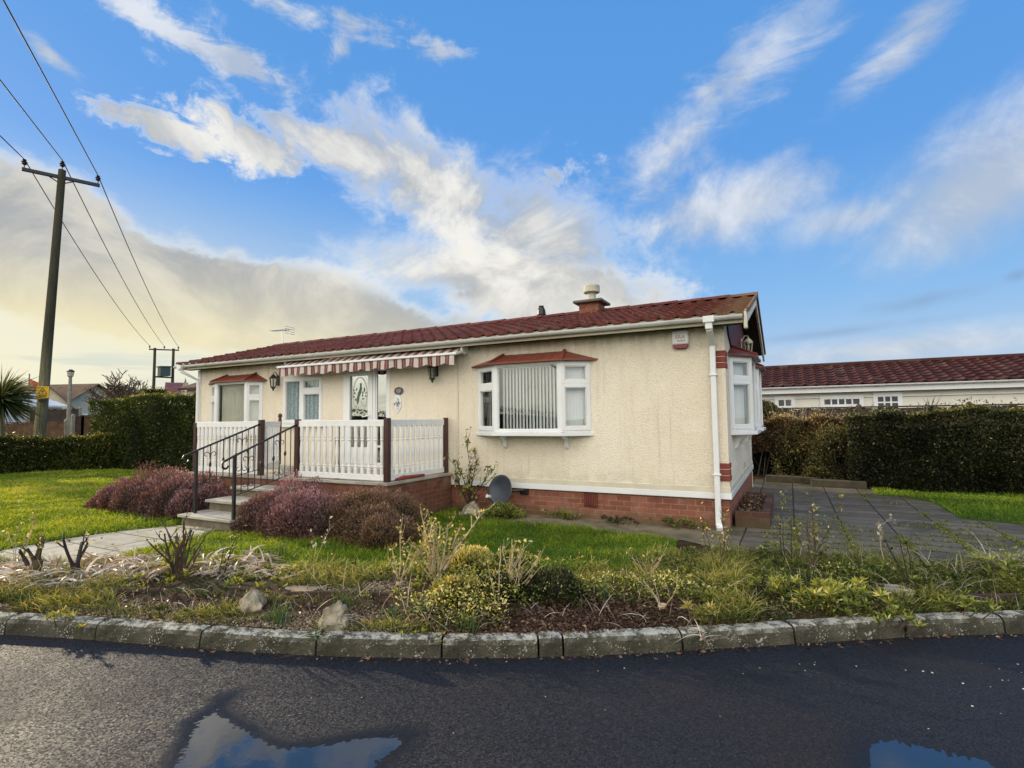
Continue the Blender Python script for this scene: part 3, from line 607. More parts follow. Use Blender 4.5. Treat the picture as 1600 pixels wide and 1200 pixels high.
def litter(name, P, z, mat, label, L=(.02, .05), tn=0.):
    n = len(P); D = np.column_stack([rng.normal(size=(n, 2)), rng.normal(0, .22, n)])
    V, Fq = leafset(np.column_stack([P, z+rng.uniform(.002, .018, n)]), D, rng.uniform(*L, n), rng.uniform(.010, .022, n), .4)
    o = npmesh(name, V, Fq, np.repeat(np.clip(rng.normal(.45+tn, .25, n), 0, 1), 4), mat); tag(o, label, 'leaf litter'); o['kind'] = 'stuff'
n = 7000; x = rng.uniform(-6, 1.5, n); x = np.where(rng.uniform(size=n) < .6, rng.normal(-1.5, .5, n), x); t = .1+np.abs(rng.normal(0, .4, n)); P = np.column_stack([x, kerb_y(x)+t])
litter('leaf_litter', P, bed_z(P), 'fallen', 'reddish brown fallen leaves covering the bare soil behind the kerb')
n = 260; x = rng.uniform(-4.5, 1.8, n); P = np.column_stack([x, kerb_y(x)-.015-np.abs(rng.normal(0, .045, n))])
litter('leaf_litter', P, np.full(n, ROADZ-.002), 'fallen', 'damp leaf scraps in the gutter along the foot of the kerb', tn=.15)
n = 420; P = np.column_stack([rng.uniform(-16, -1.5, n), rng.uniform(2.6, 7.6, n)]); P = P[inpoly(P, lawn) & ~inpoly(P, terr_box) & ~inpoly(P, stair_box)]
litter('leaf_litter', P, np.full(len(P), .035), 'fallen', 'a few brown fallen leaves scattered over the bright lawn', (.03, .06), .15)
# weeds in the patio joints
n = 12000; px = rng.uniform(1190, 1600, n); py = rng.uniform(772, 880, n); P = np.array([Gd(a, b)[:2] for a, b in zip(px, py)])
k = (inpoly(P, [(-.4, 6.8), (2.2, 7.5), (5, 8.2), (5, 9.2), (2.1, 9.8), (1.3, 13.3), (-.5, 13.3)])) & ((np.abs((P[:, 0]/.58) % 1-.5) > .46) | (np.abs((P[:, 1]/.30) % 1-.5) > .46)) & (fbmz(P, 2.2) > -.15)
P = P[k]; P = np.repeat(P, 7, 0)+rng.normal(0, .02, (len(P)*7, 2)); n = len(P)
V, Fq = bladeset(np.column_stack([P, np.full(n, .005)]), np.column_stack([rng.normal(0, .7, (n, 2)), np.ones(n)]), rng.uniform(.02, .07, n), .006, .5)
o = npmesh('weeds', V, Fq, np.repeat(np.clip(rng.normal(.5, .2, n), 0, 1), 6), 'bedgrass'); tag(o, 'moss and weeds in the joints of the grey patio slabs', 'weeds'); o['kind'] = 'stuff'

# ================================================================== THE HOUSE
XL = -12.3; YB = 12.65; ZT = .41; ZW = 2.84; RY, RZ = 10.23, 3.62; XV = -.43; XLV = -12.72; EY, EZ = 7.50, 2.87
home = thing('mobile_home', 'long cream roughcast mobile home with red tiled roof and brick skirting', 'mobile home', ((XL+XR)/2, W+2.4, 0))
HL = home.location
def hb(mb, name, mat, parent=home, **k):
    o = mb.build(name, mat, None, **k); o.parent = parent
    p, off = parent, Vector((0, 0, 0))
    while p: off += Vector(p.location); p = p.parent
    o.location = Vector(o.location)-off; return o
# opening data, measured on the wall plane
b1 = dict(a=Ay(747, 600, W)[0], b=Ay(922.5, 600, W)[0], z0=1.31, z1=2.41)
b2 = dict(a=Ay(331, 600, W)[0], b=Ay(411.5, 600, W)[0], z0=1.31, z1=2.41)
w1 = (Ay(443, 620, W)[0], Ay(504, 620, W)[0], 1.46, 2.44)
d1 = (Ay(537, 620, W)[0], Ay(609.5, 620, W)[0], .64, 2.56)
holes = [(b2['a']+.03, b2['b']-.03, b2['z0'], b2['z1']), (w1[0]+.02, w1[1]-.02, w1[2]+.02, w1[3]-.02), (d1[0]+.02, d1[1]-.02, d1[2]+.02, d1[3]-.02), (b1['a']+.03, b1['b']-.03, b1['z0'], b1['z1'])]
s1 = dict(a=8.30, b=9.95, z0=1.31, z1=2.41); s2 = dict(a=10.35, b=12.0, z0=1.31, z1=2.41)
def wallholes(mb, u0, u1, z0, z1, holes, fn, th):
    us = sorted({u0, u1, *[h[0] for h in holes], *[h[1] for h in holes]}); zs = sorted({z0, z1, *[h[2] for h in holes], *[h[3] for h in holes]})
    for a, b in zip(us, us[1:]):
        for c, d in zip(zs, zs[1:]):
            if any(h[0] <= (a+b)/2 <= h[1] and h[2] <= (c+d)/2 <= h[3] for h in holes): continue
            for dd in (0, th): mb.add([fn(a, dd, c), fn(b, dd, c), fn(b, dd, d), fn(a, dd, d)], [(0, 1, 2, 3)])
    for h in holes:
        a, b, c, d = h[:4]
        for p, q in (((a, c), (b, c)), ((b, c), (b, d)), ((b, d), (a, d)), ((a, d), (a, c))):
            mb.add([fn(p[0], 0, p[1]), fn(q[0], 0, q[1]), fn(q[0], th, q[1]), fn(p[0], th, p[1])], [(0, 1, 2, 3)])
mb = MB()
fn = lambda u, d, z: (u, W+d, z)
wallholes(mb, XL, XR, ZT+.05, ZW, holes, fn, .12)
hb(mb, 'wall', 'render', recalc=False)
mb = MB(); gn = lambda u, d, z: (XR-d, u, z)
wallholes(mb, W+.0, YB, ZT+.05, ZW, [(s['a']+.03, s['b']-.03, s['z0'], s['z1']) for s in (s1, s2)], gn, .12)
zf = lambda y: EZ+(RZ-EZ)*(1-abs(y-RY)/(RY-EY))-.10
mb.add([(XR, W, ZW), (XR, RY, zf(RY)), (XR, YB, ZW)], [(0, 1, 2)])
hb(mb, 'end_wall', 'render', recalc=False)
mb = MB().add([(XL, W, 0), (XL, YB, 0), (XL, YB, ZW), (XL, RY, zf(RY)), (XL, W, ZW)], [(0, 1, 2, 3, 4)])
mb.add([(XL, YB, 0), (XR, YB, 0), (XR, YB, ZW), (XL, YB, ZW)], [(0, 1, 2, 3)])
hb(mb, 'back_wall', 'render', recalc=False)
hb(MB().box(XL+.13, XR-.13, W+.13, YB-.02, .55, .60).box(XL+.13, XR-.13, W+2.6, W+2.65, .6, 2.8).box(-5.1, -5.0, W+.13, W+2.6, .6, 2.8), 'interior', 'interior')
hb(MB().box(XL+.05, XR-.015, W+.03, YB-.03, -.1, ZT), 'brick_skirting', 'brick')
t_ = .022
hb(MB().box(XL, XR+t_, W-t_, W+.05, ZT, ZT+.085).box(XR-.05, XR+t_-.001, W+.05, YB, ZT+.001, ZT+.0845), 'base_trim', 'white', bevel=.004)
hb(MB().box(XL, XR+.012, W-.012, W+.02, ZT+.0855, ZT+.16).box(XR-.02, XR+.011, W+.02, YB, ZT+.0855, ZT+.159), 'drip_board', 'fascia', bevel=.003)
hb(MB().box(-5.10, -5.075, W-.012, W+.01, .575, 2.7), 'joint_strip', 'fascia')
# quoins at the corner
for zb, zc in ((Ay(1128, 575, W)[2], 3), (Ay(1133, 752, W)[2], 3)):
    mb = MB()
    for i in range(zc):
        ln = .115 if i != 1 else .17
        mb.box(XR-ln, XR+.014, W-.014, W+.02, zb+i*.084, zb+i*.084+.073); mb.box(XR-.02, XR+.013, W+.02, W+(.19 if i != 1 else .14), zb+i*.084+.0005, zb+i*.084+.0725)
    hb(mb, 'quoin', 'quoin', bevel=.006)
# left corner strip
hb(MB().box(XL-.03, XL+.06, W-.03, W+.05, .572, 2.75), 'corner_trim', 'white', bevel=.004)
# vents
mb = MB(); vx = Ay(922, 780, W)[0]
hb(MB().box(vx-.105, vx+.105, W+.010, W+.026, .19, .40), 'vent_backing', 'soffit')
for i in range(8): mb.box(vx-.10+i*.027, vx-.10+i*.027+.013, W-.004, W+.02, .20, .39)
hb(mb, 'air_brick', 'quoin')
hb(MB().box(XR, XR+.015, 10.3, 10.55, .62, .72), 'wall_vent', 'cowl')

# roof -------------------------------------------------------------
def pantiles(u0, u1, y0, z0, y1, z1, rows, pitch, x_of=lambda u: u, seg=8, amp=.034, step=.034):
    nc = int(round((u1-u0)/pitch)); us = np.linspace(u0, u1, nc*seg+1); ph = (us-u0)/(u1-u0)*nc
    fr = ph % 1.; pr = amp*np.where(fr < .45, np.sin(fr/.45*math.pi), -.25*np.sin((fr-.45)/.55*math.pi))
    ds = np.array([(y1-y0), (z1-z0)])/rows; nl = nrm((-(z1-z0), (y1-y0))) if y1 > y0 else nrm(((z1-z0), -(y1-y0)))
    vs, fs, tt = [], [], []
    for r in range(rows):
        for e, (f, lift) in enumerate(((0, step), (1.0, 0))):
            by, bz = y0+ds[0]*(r+f), z0+ds[1]*(r+f)
            cj = rng.normal(0, .002, nc+1).repeat(seg)[:len(us)]
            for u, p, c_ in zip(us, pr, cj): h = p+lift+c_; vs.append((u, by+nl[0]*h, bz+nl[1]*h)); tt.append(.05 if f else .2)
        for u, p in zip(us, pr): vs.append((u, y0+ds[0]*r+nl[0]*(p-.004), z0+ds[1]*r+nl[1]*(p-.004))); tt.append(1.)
    n = len(us)
    for r in range(rows):
        o = r*3*n
        for j in range(n-1):
            fs.append((o+j, o+j+1, o+n+j+1, o+n+j)); fs.append((o+2*n+j, o+2*n+j+1, o+j+1, o+j))
    return MB().add(vs, fs, tt)
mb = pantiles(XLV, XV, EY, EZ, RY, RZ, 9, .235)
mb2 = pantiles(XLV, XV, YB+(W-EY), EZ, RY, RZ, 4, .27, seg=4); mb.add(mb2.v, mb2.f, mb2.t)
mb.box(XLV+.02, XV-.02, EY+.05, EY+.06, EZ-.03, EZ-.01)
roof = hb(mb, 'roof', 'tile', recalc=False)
mb = MB(); nR = 27
for i in range(nR):
    a = XLV+(XV-XLV)*i/nR; b = XLV+(XV-XLV)*(i+1)/nR+.02; s = .004*(i % 2)
    pts = [(-.15, -.035), (-.07, .022), (0, .04), (.07, .022), (.15, -.035)]
    vs = [(x, RY+p[0], RZ+.035+p[1]+(s if x == a else s+.01)) for x in (a, b) for p in pts]
    mb.add(vs, [(j, j+1, j+6, j+5) for j in range(4)], .2)
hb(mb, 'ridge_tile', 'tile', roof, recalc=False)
# roof deck/soffits close the attic
mb = MB()
for y0, y1 in ((EY+.03, RY), (YB+(W-EY)-.03, RY)):
    mb.add([(XLV+.05, y0, EZ-.02), (XV-.03, y0, EZ-.02), (XV-.03, y1, RZ-.02), (XLV+.05, y1, RZ-.02)], [(0, 1, 2, 3)])
mb.add([(XLV+.05, EY+.05, 2.765), (XV-.03, EY+.05, 2.765), (XV-.03, W+.02, 2.765), (XLV+.05, W+.02, 2.765)], [(0, 1, 2, 3)])
hb(mb, 'roof_lining', 'soffit', recalc=False)
hb(MB().box(XLV+.04, XV-.06, EY+.035, EY+.055, 2.745, 2.885), 'fascia_board', 'fascia', bevel=.003)
# barge boards on the gable verge
mb = MB()
for ya, yb in ((EY-.02, RY), (YB+(W-EY)+.02, RY)):
    mb.add([(x, y, z+dz) for x in (XV-.045, XV-.012) for (y, z) in ((ya, EZ), (yb, RZ)) for dz in (-.15, .012)], [(0, 1, 3, 2), (4, 6, 7, 5), (0, 2, 6, 4), (1, 5, 7, 3), (0, 4, 5, 1), (2, 3, 7, 6)])
hb(mb, 'barge_board', 'fascia')
mb = MB()
for ya, yb in ((EY-.02, RY), (YB+(W-EY)+.02, RY)):
    mb.beam((XV+.004, ya, EZ+.03), (XV+.004, yb, RZ+.03), .03, .06, (0, 0, 1))
hb(mb, 'verge_trim', 'tile')
hb(MB().box(XV-.05, XV-.008, EY-.03, EY+.075, 2.66, 2.80), 'verge_foot', 'fascia', bevel=.006)
hb(MB().poly([(XR+.006, W+.42, 2.70), (XR+.006, W+1.5, 2.30), (XR+.006, YB-.9, 2.30), (XR+.006, YB-.3, 2.74), (XR+.006, RY, 3.40), (XR+.006, W+.33, 2.80)], (.02, 0, 0)), 'gable_panel', 'maroon')
# gutter + downpipes
gp = [(math.cos(a)*.055, -math.sin(a)*.055) for a in np.linspace(0, math.pi, 9)]
def gutter(y, z, x0, x1):
    vs = [(x, y+p, z+q) for x in (x0, x1) for p, q in gp]+[(x, y+p*.86, z+q*.86) for x in (x0, x1) for p, q in gp]
    fs = [(i, i+1, i+10, i+9) for i in range(8)]+[(18+i+9, 18+i+10, 18+i+1, 18+i) for i in range(8)]+[(0, 9, 27, 18), (8, 26, 35, 17)]
    mb = MB().add(vs, fs)
    for x in (x0, x1): mb.add([(x, y+p, z+q) for p, q in gp], [tuple(range(9))])
    for x in np.arange(x0+.25, x1, .92):
        mb.add([(xx, y+p*k, z+q*k+.002) for xx in (x-.015, x+.015) for k in (1.1,) for p, q in gp], [(i, i+1, i+10, i+9) for i in range(8)])
    return mb
gz = 2.842
hb(gutter(EY-.025, gz, XLV+.02, XV-.06), 'gutter', 'gutter', recalc=False)
px = Ay(1112, 515, W-.06)[0]
mb = MB().box(px-.07, px+.07, EY-.085, EY+.035, gz-.075, gz+.012).box(px-.045, px+.045, EY-.065, EY+.02, gz-.16, gz-.075)
mb.beam((px, EY-.02, gz-.15), (px, W-.05, gz-.33), .075, .075).beam((px, W-.05, gz-.30), (px, W-.05, .06), .072, .072, (0, 1, 0))
for z in (2.08, .73): mb.box(px-.055, px+.055, W-.10, W-.002, z, z+.025)
mb.beam((px, W-.05, .07), (px+.02, W-.13, .02), .074, .074)
hb(mb, 'downpipe', 'white', bevel=.006, seg=2)
qx = XL+.02
mb = MB().box(qx-.07-.2, qx+.07-.2, EY-.085, EY+.03, gz-.075, gz+.012).tube([(qx-.2, EY-.03, gz-.07), (qx-.19, EY-.02, gz-.13), (qx, W-.05, gz-.33), (qx, W-.05, .05)], .036, 8)
hb(mb, 'downpipe', 'white', smooth=False)

# windows ----------------------------------------------------------
class Facet:
    def __init__(s, P, Q, out):
        s.P = V3((*P, 0)); s.Q = V3((*Q, 0)); s.L = np.linalg.norm(s.Q-s.P); s.S = (s.Q-s.P)/s.L
        n = np.array([s.S[1], -s.S[0], 0]); s.D = n if n.dot(V3((*out, 0))) > 0 else -n
    def bx(s, mb, s0, s1, d0, d1, z0, z1): return mb.obox(s.P, s.S, s.D, (0, 0, 1), (s0, s1), (d0, d1), (z0, z1))
    def pt(s, a, d, z): return tuple(s.P+s.S*a+s.D*d+V3((0, 0, z)))
    def frame(s, mb, s0, s1, d0, d1, z0, z1, w):
        s.bx(mb, s0, s0+w, d0, d1, z0, z1); s.bx(mb, s1-w, s1, d0, d1, z0, z1)
        s.bx(mb, s0+w, s1-w, d0, d1, z0, z0+w); s.bx(mb, s0+w, s1-w, d0, d1, z1-w, z1)
def window_cells(F_, mb, glass, cells, z0, z1, fw=.045, d0=-.07, d1=0.):
    """outer frame + sashes; cells (s0,s1,za,zb,sash)"""
    F_.frame(mb, 0, F_.L, d0, d1, z0, z1, fw)
    for a, b, c, d, sash in cells:
        if sash:
            F_.frame(mb, a, b, d0+.02, d1+.014, c, d, .058); F_.frame(mb, a+.058, b-.058, d0+.02, d1+.002, c+.058, d-.058, .014); i = .072
        else:
            F_.frame(mb, a, b, d0+.02, d1-.012, c, d, .03); i = .03
        glass[len(glass)] = MB().poly([F_.pt(u_, -.028, z_) for u_, z_ in ((a+i-.002, c+i-.002), (b-i+.002, c+i-.002), (b-i+.002, d-i+.002), (a+i-.002, d-i+.002))])
def vblind(F_, s0, s1, z0, z1, n, d, ang, w=.085):
    mb = MB(); F_.bx(mb, s0, s1, d-.02, d+.02, z1-.04, z1)
    for i in range(n):
        c = s0+(s1-s0)*(i+.5)/n; a = ang+R_.uniform(-.05, .05); u = F_.S*math.cos(a)+F_.D*math.sin(a); p = F_.P+F_.S*c+F_.D*d
        mb.obox(p, u, np.cross(u, V3((0, 0, 1))), (0, 0, 1), (-w/2, w/2), (-.0008, .0008), (z0, z1-.04))
    return mb
def bay(P0, U, Dv, a, b, ca, cb, p, z0, z1, blindmat, nbl, ang, brackets, label=None, centre_split=False):
    """P0 origin on the wall, U along, Dv outward; a,b at wall, ca,cb centre corners, p projection"""
    U, Dv, P0 = (V3((*x, 0)) for x in (U, Dv, P0)); at = lambda u, d: tuple((P0+U*u+Dv*d)[:2])
    pl = [at(a, .0), at(ca, p), at(cb, p), at(b, .0)]
    fr = MB(); gl = {}; bl = MB(); outs = Dv[:2]
    facs = [Facet(pl[i], pl[i+1], outs) for i in range(3)]
    zs = z0+.0; zm = z1-.36
    for i, f in enumerate(facs):
        if i == 1:
            if centre_split:
                h_ = f.L/2
                window_cells(f, fr, gl, [(.03, h_, zs+.03, z1-.03, True), (h_, f.L-.03, zs+.03, z1-.03, True)], zs, z1)
            else: window_cells(f, fr, gl, [(.03, f.L-.03, zs+.03, z1-.03, False)], zs, z1); 
        else: window_cells(f, fr, gl, [(.012, f.L-.012, zs+.03, zm, True), (.012, f.L-.012, zm, z1-.03, True)], zs, z1)
        nb = nbl if i == 1 else max(3, int(nbl*f.L/facs[1].L))
        v = vblind(f, .07, f.L-.07, zs+.06, z1-.04, nb, -.12, ang if i == 1 else ang*.8); bl.add(v.v, v.f)
    for q in pl[1:3]: fr.lathe([(.042, zs+.002), (.042, z1-.002)], (q[0]-Dv[0]*.035, q[1]-Dv[1]*.035, 0), 8)
    for q, sg in ((a, -1), (b, 1)):
        q0 = P0+U*(q-sg*.06)+Dv*(-.06); fr.obox(q0, U, Dv, (0, 0, 1), (-.0+sg*.02-.02, sg*.02+.045) if sg > 0 else (-.045-.02, .0), (0, .062), (zs, z1))
    bw = hb(fr, 'bay_window', 'white', bevel=.0035)
    if label: bw['label'] = label
    for g_i in gl.values(): hb(g_i, 'pane', 'glass', bw)
    hb(bl, 'blind', blindmat, bw, recalc=False)
    # sill and floor of the bay
    e = .05; q = [at(a-.05, -.0), at(ca-.03, p+e), at(cb+.03, p+e), at(b+.05, -.0)]
    hb(MB().poly([(x, y, z0-.055) for x, y in q], (0, 0, .054)), 'sill', 'white', bw, bevel=.006)
    q = [at(a, -.12), at(a, -.001), at(ca, p-.03), at(cb, p-.03), at(b, -.001), at(b, -.12)]
    hb(MB().poly([(x, y, z1-.01) for x, y in q], (0, 0, .02)), 'head_board', 'white', bw)
    # hipped canopy
    o = .09; zc = z1+.012; zt = z1+.17
    e0, e1, e2, e3 = at(a-.13, .0), at(ca-.06, p+o), at(cb+.06, p+o), at(b+.13, .0); t1, t2 = at(ca+.02, .0), at(cb-.02, .0)
    mb = MB(); V_ = [(*e0, zc), (*e1, zc), (*e2, zc), (*e3, zc), (*t1, zt), (*t2, zt)]
    mb.add(V_+[(x, y, z-.022) for x, y, z in V_[:4]], [(0, 1, 4), (1, 2, 5, 4), (2, 3, 5), (0, 6, 7, 1), (1, 7, 8, 2), (2, 8, 9, 3), (6, 7, 8, 9)])
    cn = hb(mb, 'canopy', 'canopy', bw)
    for A_, B_ in ((V_[1], V_[4]), (V_[2], V_[5])): hb(MB().beam(V3(A_)+(0, 0, .008), V3(B_)+(0, 0, .02), .055, .028), 'hip_roll', 'canopy', cn, bevel=.008)
    L_ = np.linalg.norm(V3(V_[2])-V3(V_[1])); nsb = int(L_/.17)
    mb = MB()
    for i in range(1, nsb):
        f = i/nsb; mb.beam(V3(V_[1])*(1-f)+V3(V_[2])*f+(0, 0, .002), V3(V_[4])*(1-f)+V3(V_[5])*f+(0, 0, .002), .008, .006)
    hb(mb, 'seam', 'canopy', cn)
    for u in brackets:
        pts = [(0, z0-.05), (.20, z0-.055), (.20, z0-.085), (.12, z0-.11), (.075, z0-.17), (.06, z0-.235), (.0, z0-.27)]
        mb = MB().poly([tuple(P0+U*(u-.025)+Dv*d+V3((0, 0, z))) for d, z in pts], U*.05)
        hb(mb, 'bracket', 'white', bw, bevel=.004)
    return bw
pB = .27
c1a, c1b = Ay(773, 600, W-pB)[0], Ay(875, 600, W-pB)[0]
bay((0, W), (1, 0), (0, -1), b1['a'], b1['b'], c1a, c1b, pB, b1['z0'], b1['z1'], 'blind', 17, .72, (c1a+.06, c1b+.0), 'bay window with half open white vertical blinds and small side lights')
c2a, c2b = Ay(337, 600, W-pB)[0], Ay(384, 600, W-pB)[0]
bay((0, W), (1, 0), (0, -1), b2['a'], b2['b'], c2a, c2b, pB, b2['z0'], b2['z1'], 'blind_cream', 22, .25, (), 'bay window with closed cream vertical blinds behind the railing')
for s_ in (s1, s2):
    bay((XR, 0), (0, 1), (1, 0), s_['a'], s_['b'], s_['a']+.36, s_['b']-.36, .28, s_['z0'], s_['z1'], 'blind', 10, .9, (s_['a']+.4, s_['b']-.4))
# casement window
f = Facet((w1[0], W-.012), (w1[1], W-.012), (0, -1)); fr = MB(); gl = {}; h_ = f.L*.49
window_cells(f, fr, gl, [(.02, h_, w1[2]+.03, w1[3]-.02, True), (h_, f.L-.02, w1[2]+.03, w1[3]-.30, True), (h_, f.L-.02, w1[3]-.30, w1[3]-.02, True)], w1[2], w1[3])
cw = hb(fr, 'casement_window', 'white', bevel=.0035)
for g_i in gl.values(): hb(g_i, 'pane', 'glass_lantern', cw)
hb(MB().box(w1[0]-.05, w1[1]+.05, W-.075, W-.02, w1[2]-.05, w1[2]-.002), 'sill', 'white', cw, bevel=.005)
vs = []; nn = 60
for i in range(nn+1):
    x = w1[0]+.05+(f.L-.1)*i/nn; y = W+.045+.014*math.sin(i*1.3); vs += [(x, y, w1[2]+.05), (x, y, w1[3]-.05)]
hb(MB().add(vs, [(2*i, 2*i+2, 2*i+3, 2*i+1) for i in range(nn)]), 'lace_curtain', 'lace', cw, recalc=False)
# door with side light
fx0, fx1, dz0, dz1 = d1; f = Facet((fx0, W-.012), (fx1, W-.012), (0, -1)); fr = MB()
sx_ = Ay(585, 620, W)[0]-fx0; 
f.frame(fr, 0, f.L, -.07, 0, dz0, dz1, .065); f.bx(fr, sx_-.03, sx_+.03, -.07, .002, dz0+.065, dz1-.065)
f.frame(fr, sx_+.03, f.L-.065, -.05, -.012, dz0+.065, dz1-.065, .03); f.bx(fr, sx_+.06, f.L-.095, -.05, -.010, 1.02, 1.06)
door = hb(fr, 'door_frame', 'white', bevel=.003)
f.bx(gs := MB(), sx_+.058, f.L-.093, -.036, -.030, dz0+.093, dz1-.093); hb(gs, 'side_light', 'glass_door', door)
mb = MB(); a_, b_ = .068, sx_-.033
f.bx(mb, a_, a_+.11, -.055, .012, dz0+.068, dz1-.068); f.bx(mb, b_-.11, b_, -.055, .012, dz0+.068, dz1-.068)
f.bx(mb, a_+.11, b_-.11, -.055, .0115, dz1-.17, dz1-.068); f.bx(mb, a_+.11, b_-.11, -.055, .0115, dz0+.068, 1.02)
f.bx(mb, a_+.18, b_-.18, -.0, .02, dz0+.14, .96)
dl = hb(mb, 'door', 'white', bevel=.003)
f.bx(gd := MB(), a_+.108, b_-.108, -.030, -.024, 1.018, dz1-.168); hb(gd, 'door_pane', 'glass_door', dl)
mb = MB(); f.bx(mb, b_-.085, b_-.045, .012, .022, 1.47, 1.72); mb.beam(f.pt(b_-.065, .045, 1.62), f.pt(b_-.22, .045, 1.60), .018, .022); mb.beam(f.pt(b_-.065, .02, 1.62), f.pt(b_-.065, .055, 1.62), .02, .02)
hb(mb, 'handle', 'white', dl, bevel=.003)
# decorative bird panel on the door glass (flat leaded motif)
ucx, zc0 = (a_+b_)/2, 2.03; dd = -.020
def flat(mb, pts, d, t=.5): return mb.poly([f.pt(ucx+x, d, zc0+y) for x, y in pts], tuple(f.D*.0012), t)
mb = MB(); ne = 40; ra, rb = .185, .335
for i in range(ne):
    t0, t1 = 2*math.pi*i/ne, 2*math.pi*(i+1)/ne
    flat(mb, [(ra*math.cos(t0), rb*math.sin(t0)), (ra*math.cos(t1), rb*math.sin(t1)), ((ra-.011)*math.cos(t1), (rb-.011)*math.sin(t1)), ((ra-.011)*math.cos(t0), (rb-.011)*math.sin(t0))], dd)
hb(mb, 'oval_line', 'etch', dl)
mb = MB()
flat(mb, [(-.07, -.05), (-.045, .04), (-.01, .10), (.005, .17), (.0, .21), (.02, .225), (.045, .205), (.035, .17), (.045, .10), (.03, .03), (-.01, -.04), (-.03, -.13), (-.06, -.20), (-.085, -.13)], dd-.001)
for x, y, an in [(-.14, .06, 2.2), (-.12, .0, 2.0), (-.13, -.06, 2.6), (-.10, .07, 1.2), (.10, .04, 1.2), (.13, .01, .6), (.12, -.04, .2), (.08, .0, 1.8), (.06, -.05, 1.3), (.05, -.10, .4), (-.11, -.13, 1.4), (.11, .07, 1.6)]:
    ca, sa = math.cos(an), math.sin(an); L_, w_ = .065, .017
    flat(mb, [(x, y), (x+ca*L_*.5-sa*w_, y+sa*L_*.5+ca*w_), (x+ca*L_, y+sa*L_), (x+ca*L_*.5+sa*w_, y+sa*L_*.5-ca*w_)], dd-.0015)
hb(mb, 'bird_motif', 'leafgreen', dl)
mb = MB(); flat(mb, [(-.02, -.12), (.02, -.13), (.13, -.27), (.12, -.285), (.01, -.18)], dd-.0005); flat(mb, [(-.015, -.16), (.02, -.15), (.025, -.205), (-.01, -.22)], dd-.003)
hb(mb, 'branch_motif', 'etch', dl)
# chimney
cx0, cy0 = Ay(925, 487, RY)[0], RY; ch = thing_part = None
zt = Ay(925, 476, RY)[2]
ch = hb(MB().box(cx0-.20, cx0+.20, cy0-.2, cy0+.2, RZ-.2, zt), 'chimney', 'brick', roof)
mb = MB().box(cx0-.30, cx0+.30, cy0-.30, cy0+.30, zt, zt+.055)
o = hb(mb, 'coping', 'lead', None or roof, bevel=.012)
hb(MB().lathe([(.10, .05), (.095, .09), (.085, .13), (.082, .22), (.10, .235), (.155, .237), (.165, .25), (.165, .37), (.155, .385), (.05, .39)], (cx0, cy0, zt), 20), 'cowl', 'cowl', roof, smooth=False)
fx, fy = Ay(846, 497, RY+.15)[:2]
hb(MB().lathe([(.05, -.25), (.05, .06), (.085, .065), (.10, .10), (.085, .20), (.06, .26), (.05, .27), (.06, .29), (.03, .295)], (fx, fy, RZ+.02), 12), 'flue', 'black', roof)

# ------------------------------------------------------------------ things fixed to the house
def W3(o): return o
# awning
ax0, ax1 = Ay(434, 575, 7.44)[0], Ay(714, 549, 7.44)[0]; az = 2.605
aw = thing('awning', 'retracted maroon and cream striped awning above the front door', 'awning', ((ax0+ax1)/2, W, az))
def tb(mb, name, mat, parent, **k): return hb(mb, name, mat, parent, **k)
tb(MB().tube([(ax0+.06, W-.13, az+.09), (ax1-.06, W-.13, az+.09)], .065, 14), 'fabric_roll', 'awning', aw, smooth=True)
vs, fs = [], []; n = int((ax1-ax0)/.0077)
xs = np.linspace(ax0+.05, ax1-.05, n)
for i, x in enumerate(xs):
    s = abs(math.sin((x-ax0)/.37*math.pi)); wv = .012*math.sin(x*9)+.008*math.sin(x*23)
    vs += [(x, W-.13, az+.156), (x, W-.37, az+.02), (x, W-.385+wv*.4, az-.01), (x, W-.385+wv, az-.075), (x, W-.385+wv*1.4, az-.135-.042*s)]
for i in range(n-1): fs += [(5*i+j, 5*i+5+j, 5*i+6+j, 5*i+1+j) for j in range(4)]
tb(MB().add(vs, fs), 'valance', 'awning', aw, recalc=False, smooth=True)
tb(MB().box(ax0, ax1, W-.41, W-.365, az-.004, az+.034), 'front_bar', 'white', aw, bevel=.006)
mb = MB()
for x in (ax0+.015, ax1-.015): mb.box(x-.02, x+.02, W-.22, W-.005, az+.04, az+.17); mb.beam((x, W-.18, az+.07), (x, W-.39, az+.015), .03, .04)
tb(mb, 'end_bracket', 'white', aw, bevel=.004)
tb(MB().tube([(ax1-.03, W-.2, az+.05), (ax1+.03, W-.2, az+.03), (ax1+.05, W-.2, az-.02), (ax1+.02, W-.2, az-.05)], .010, 6), 'winding_eye', 'steel', aw)
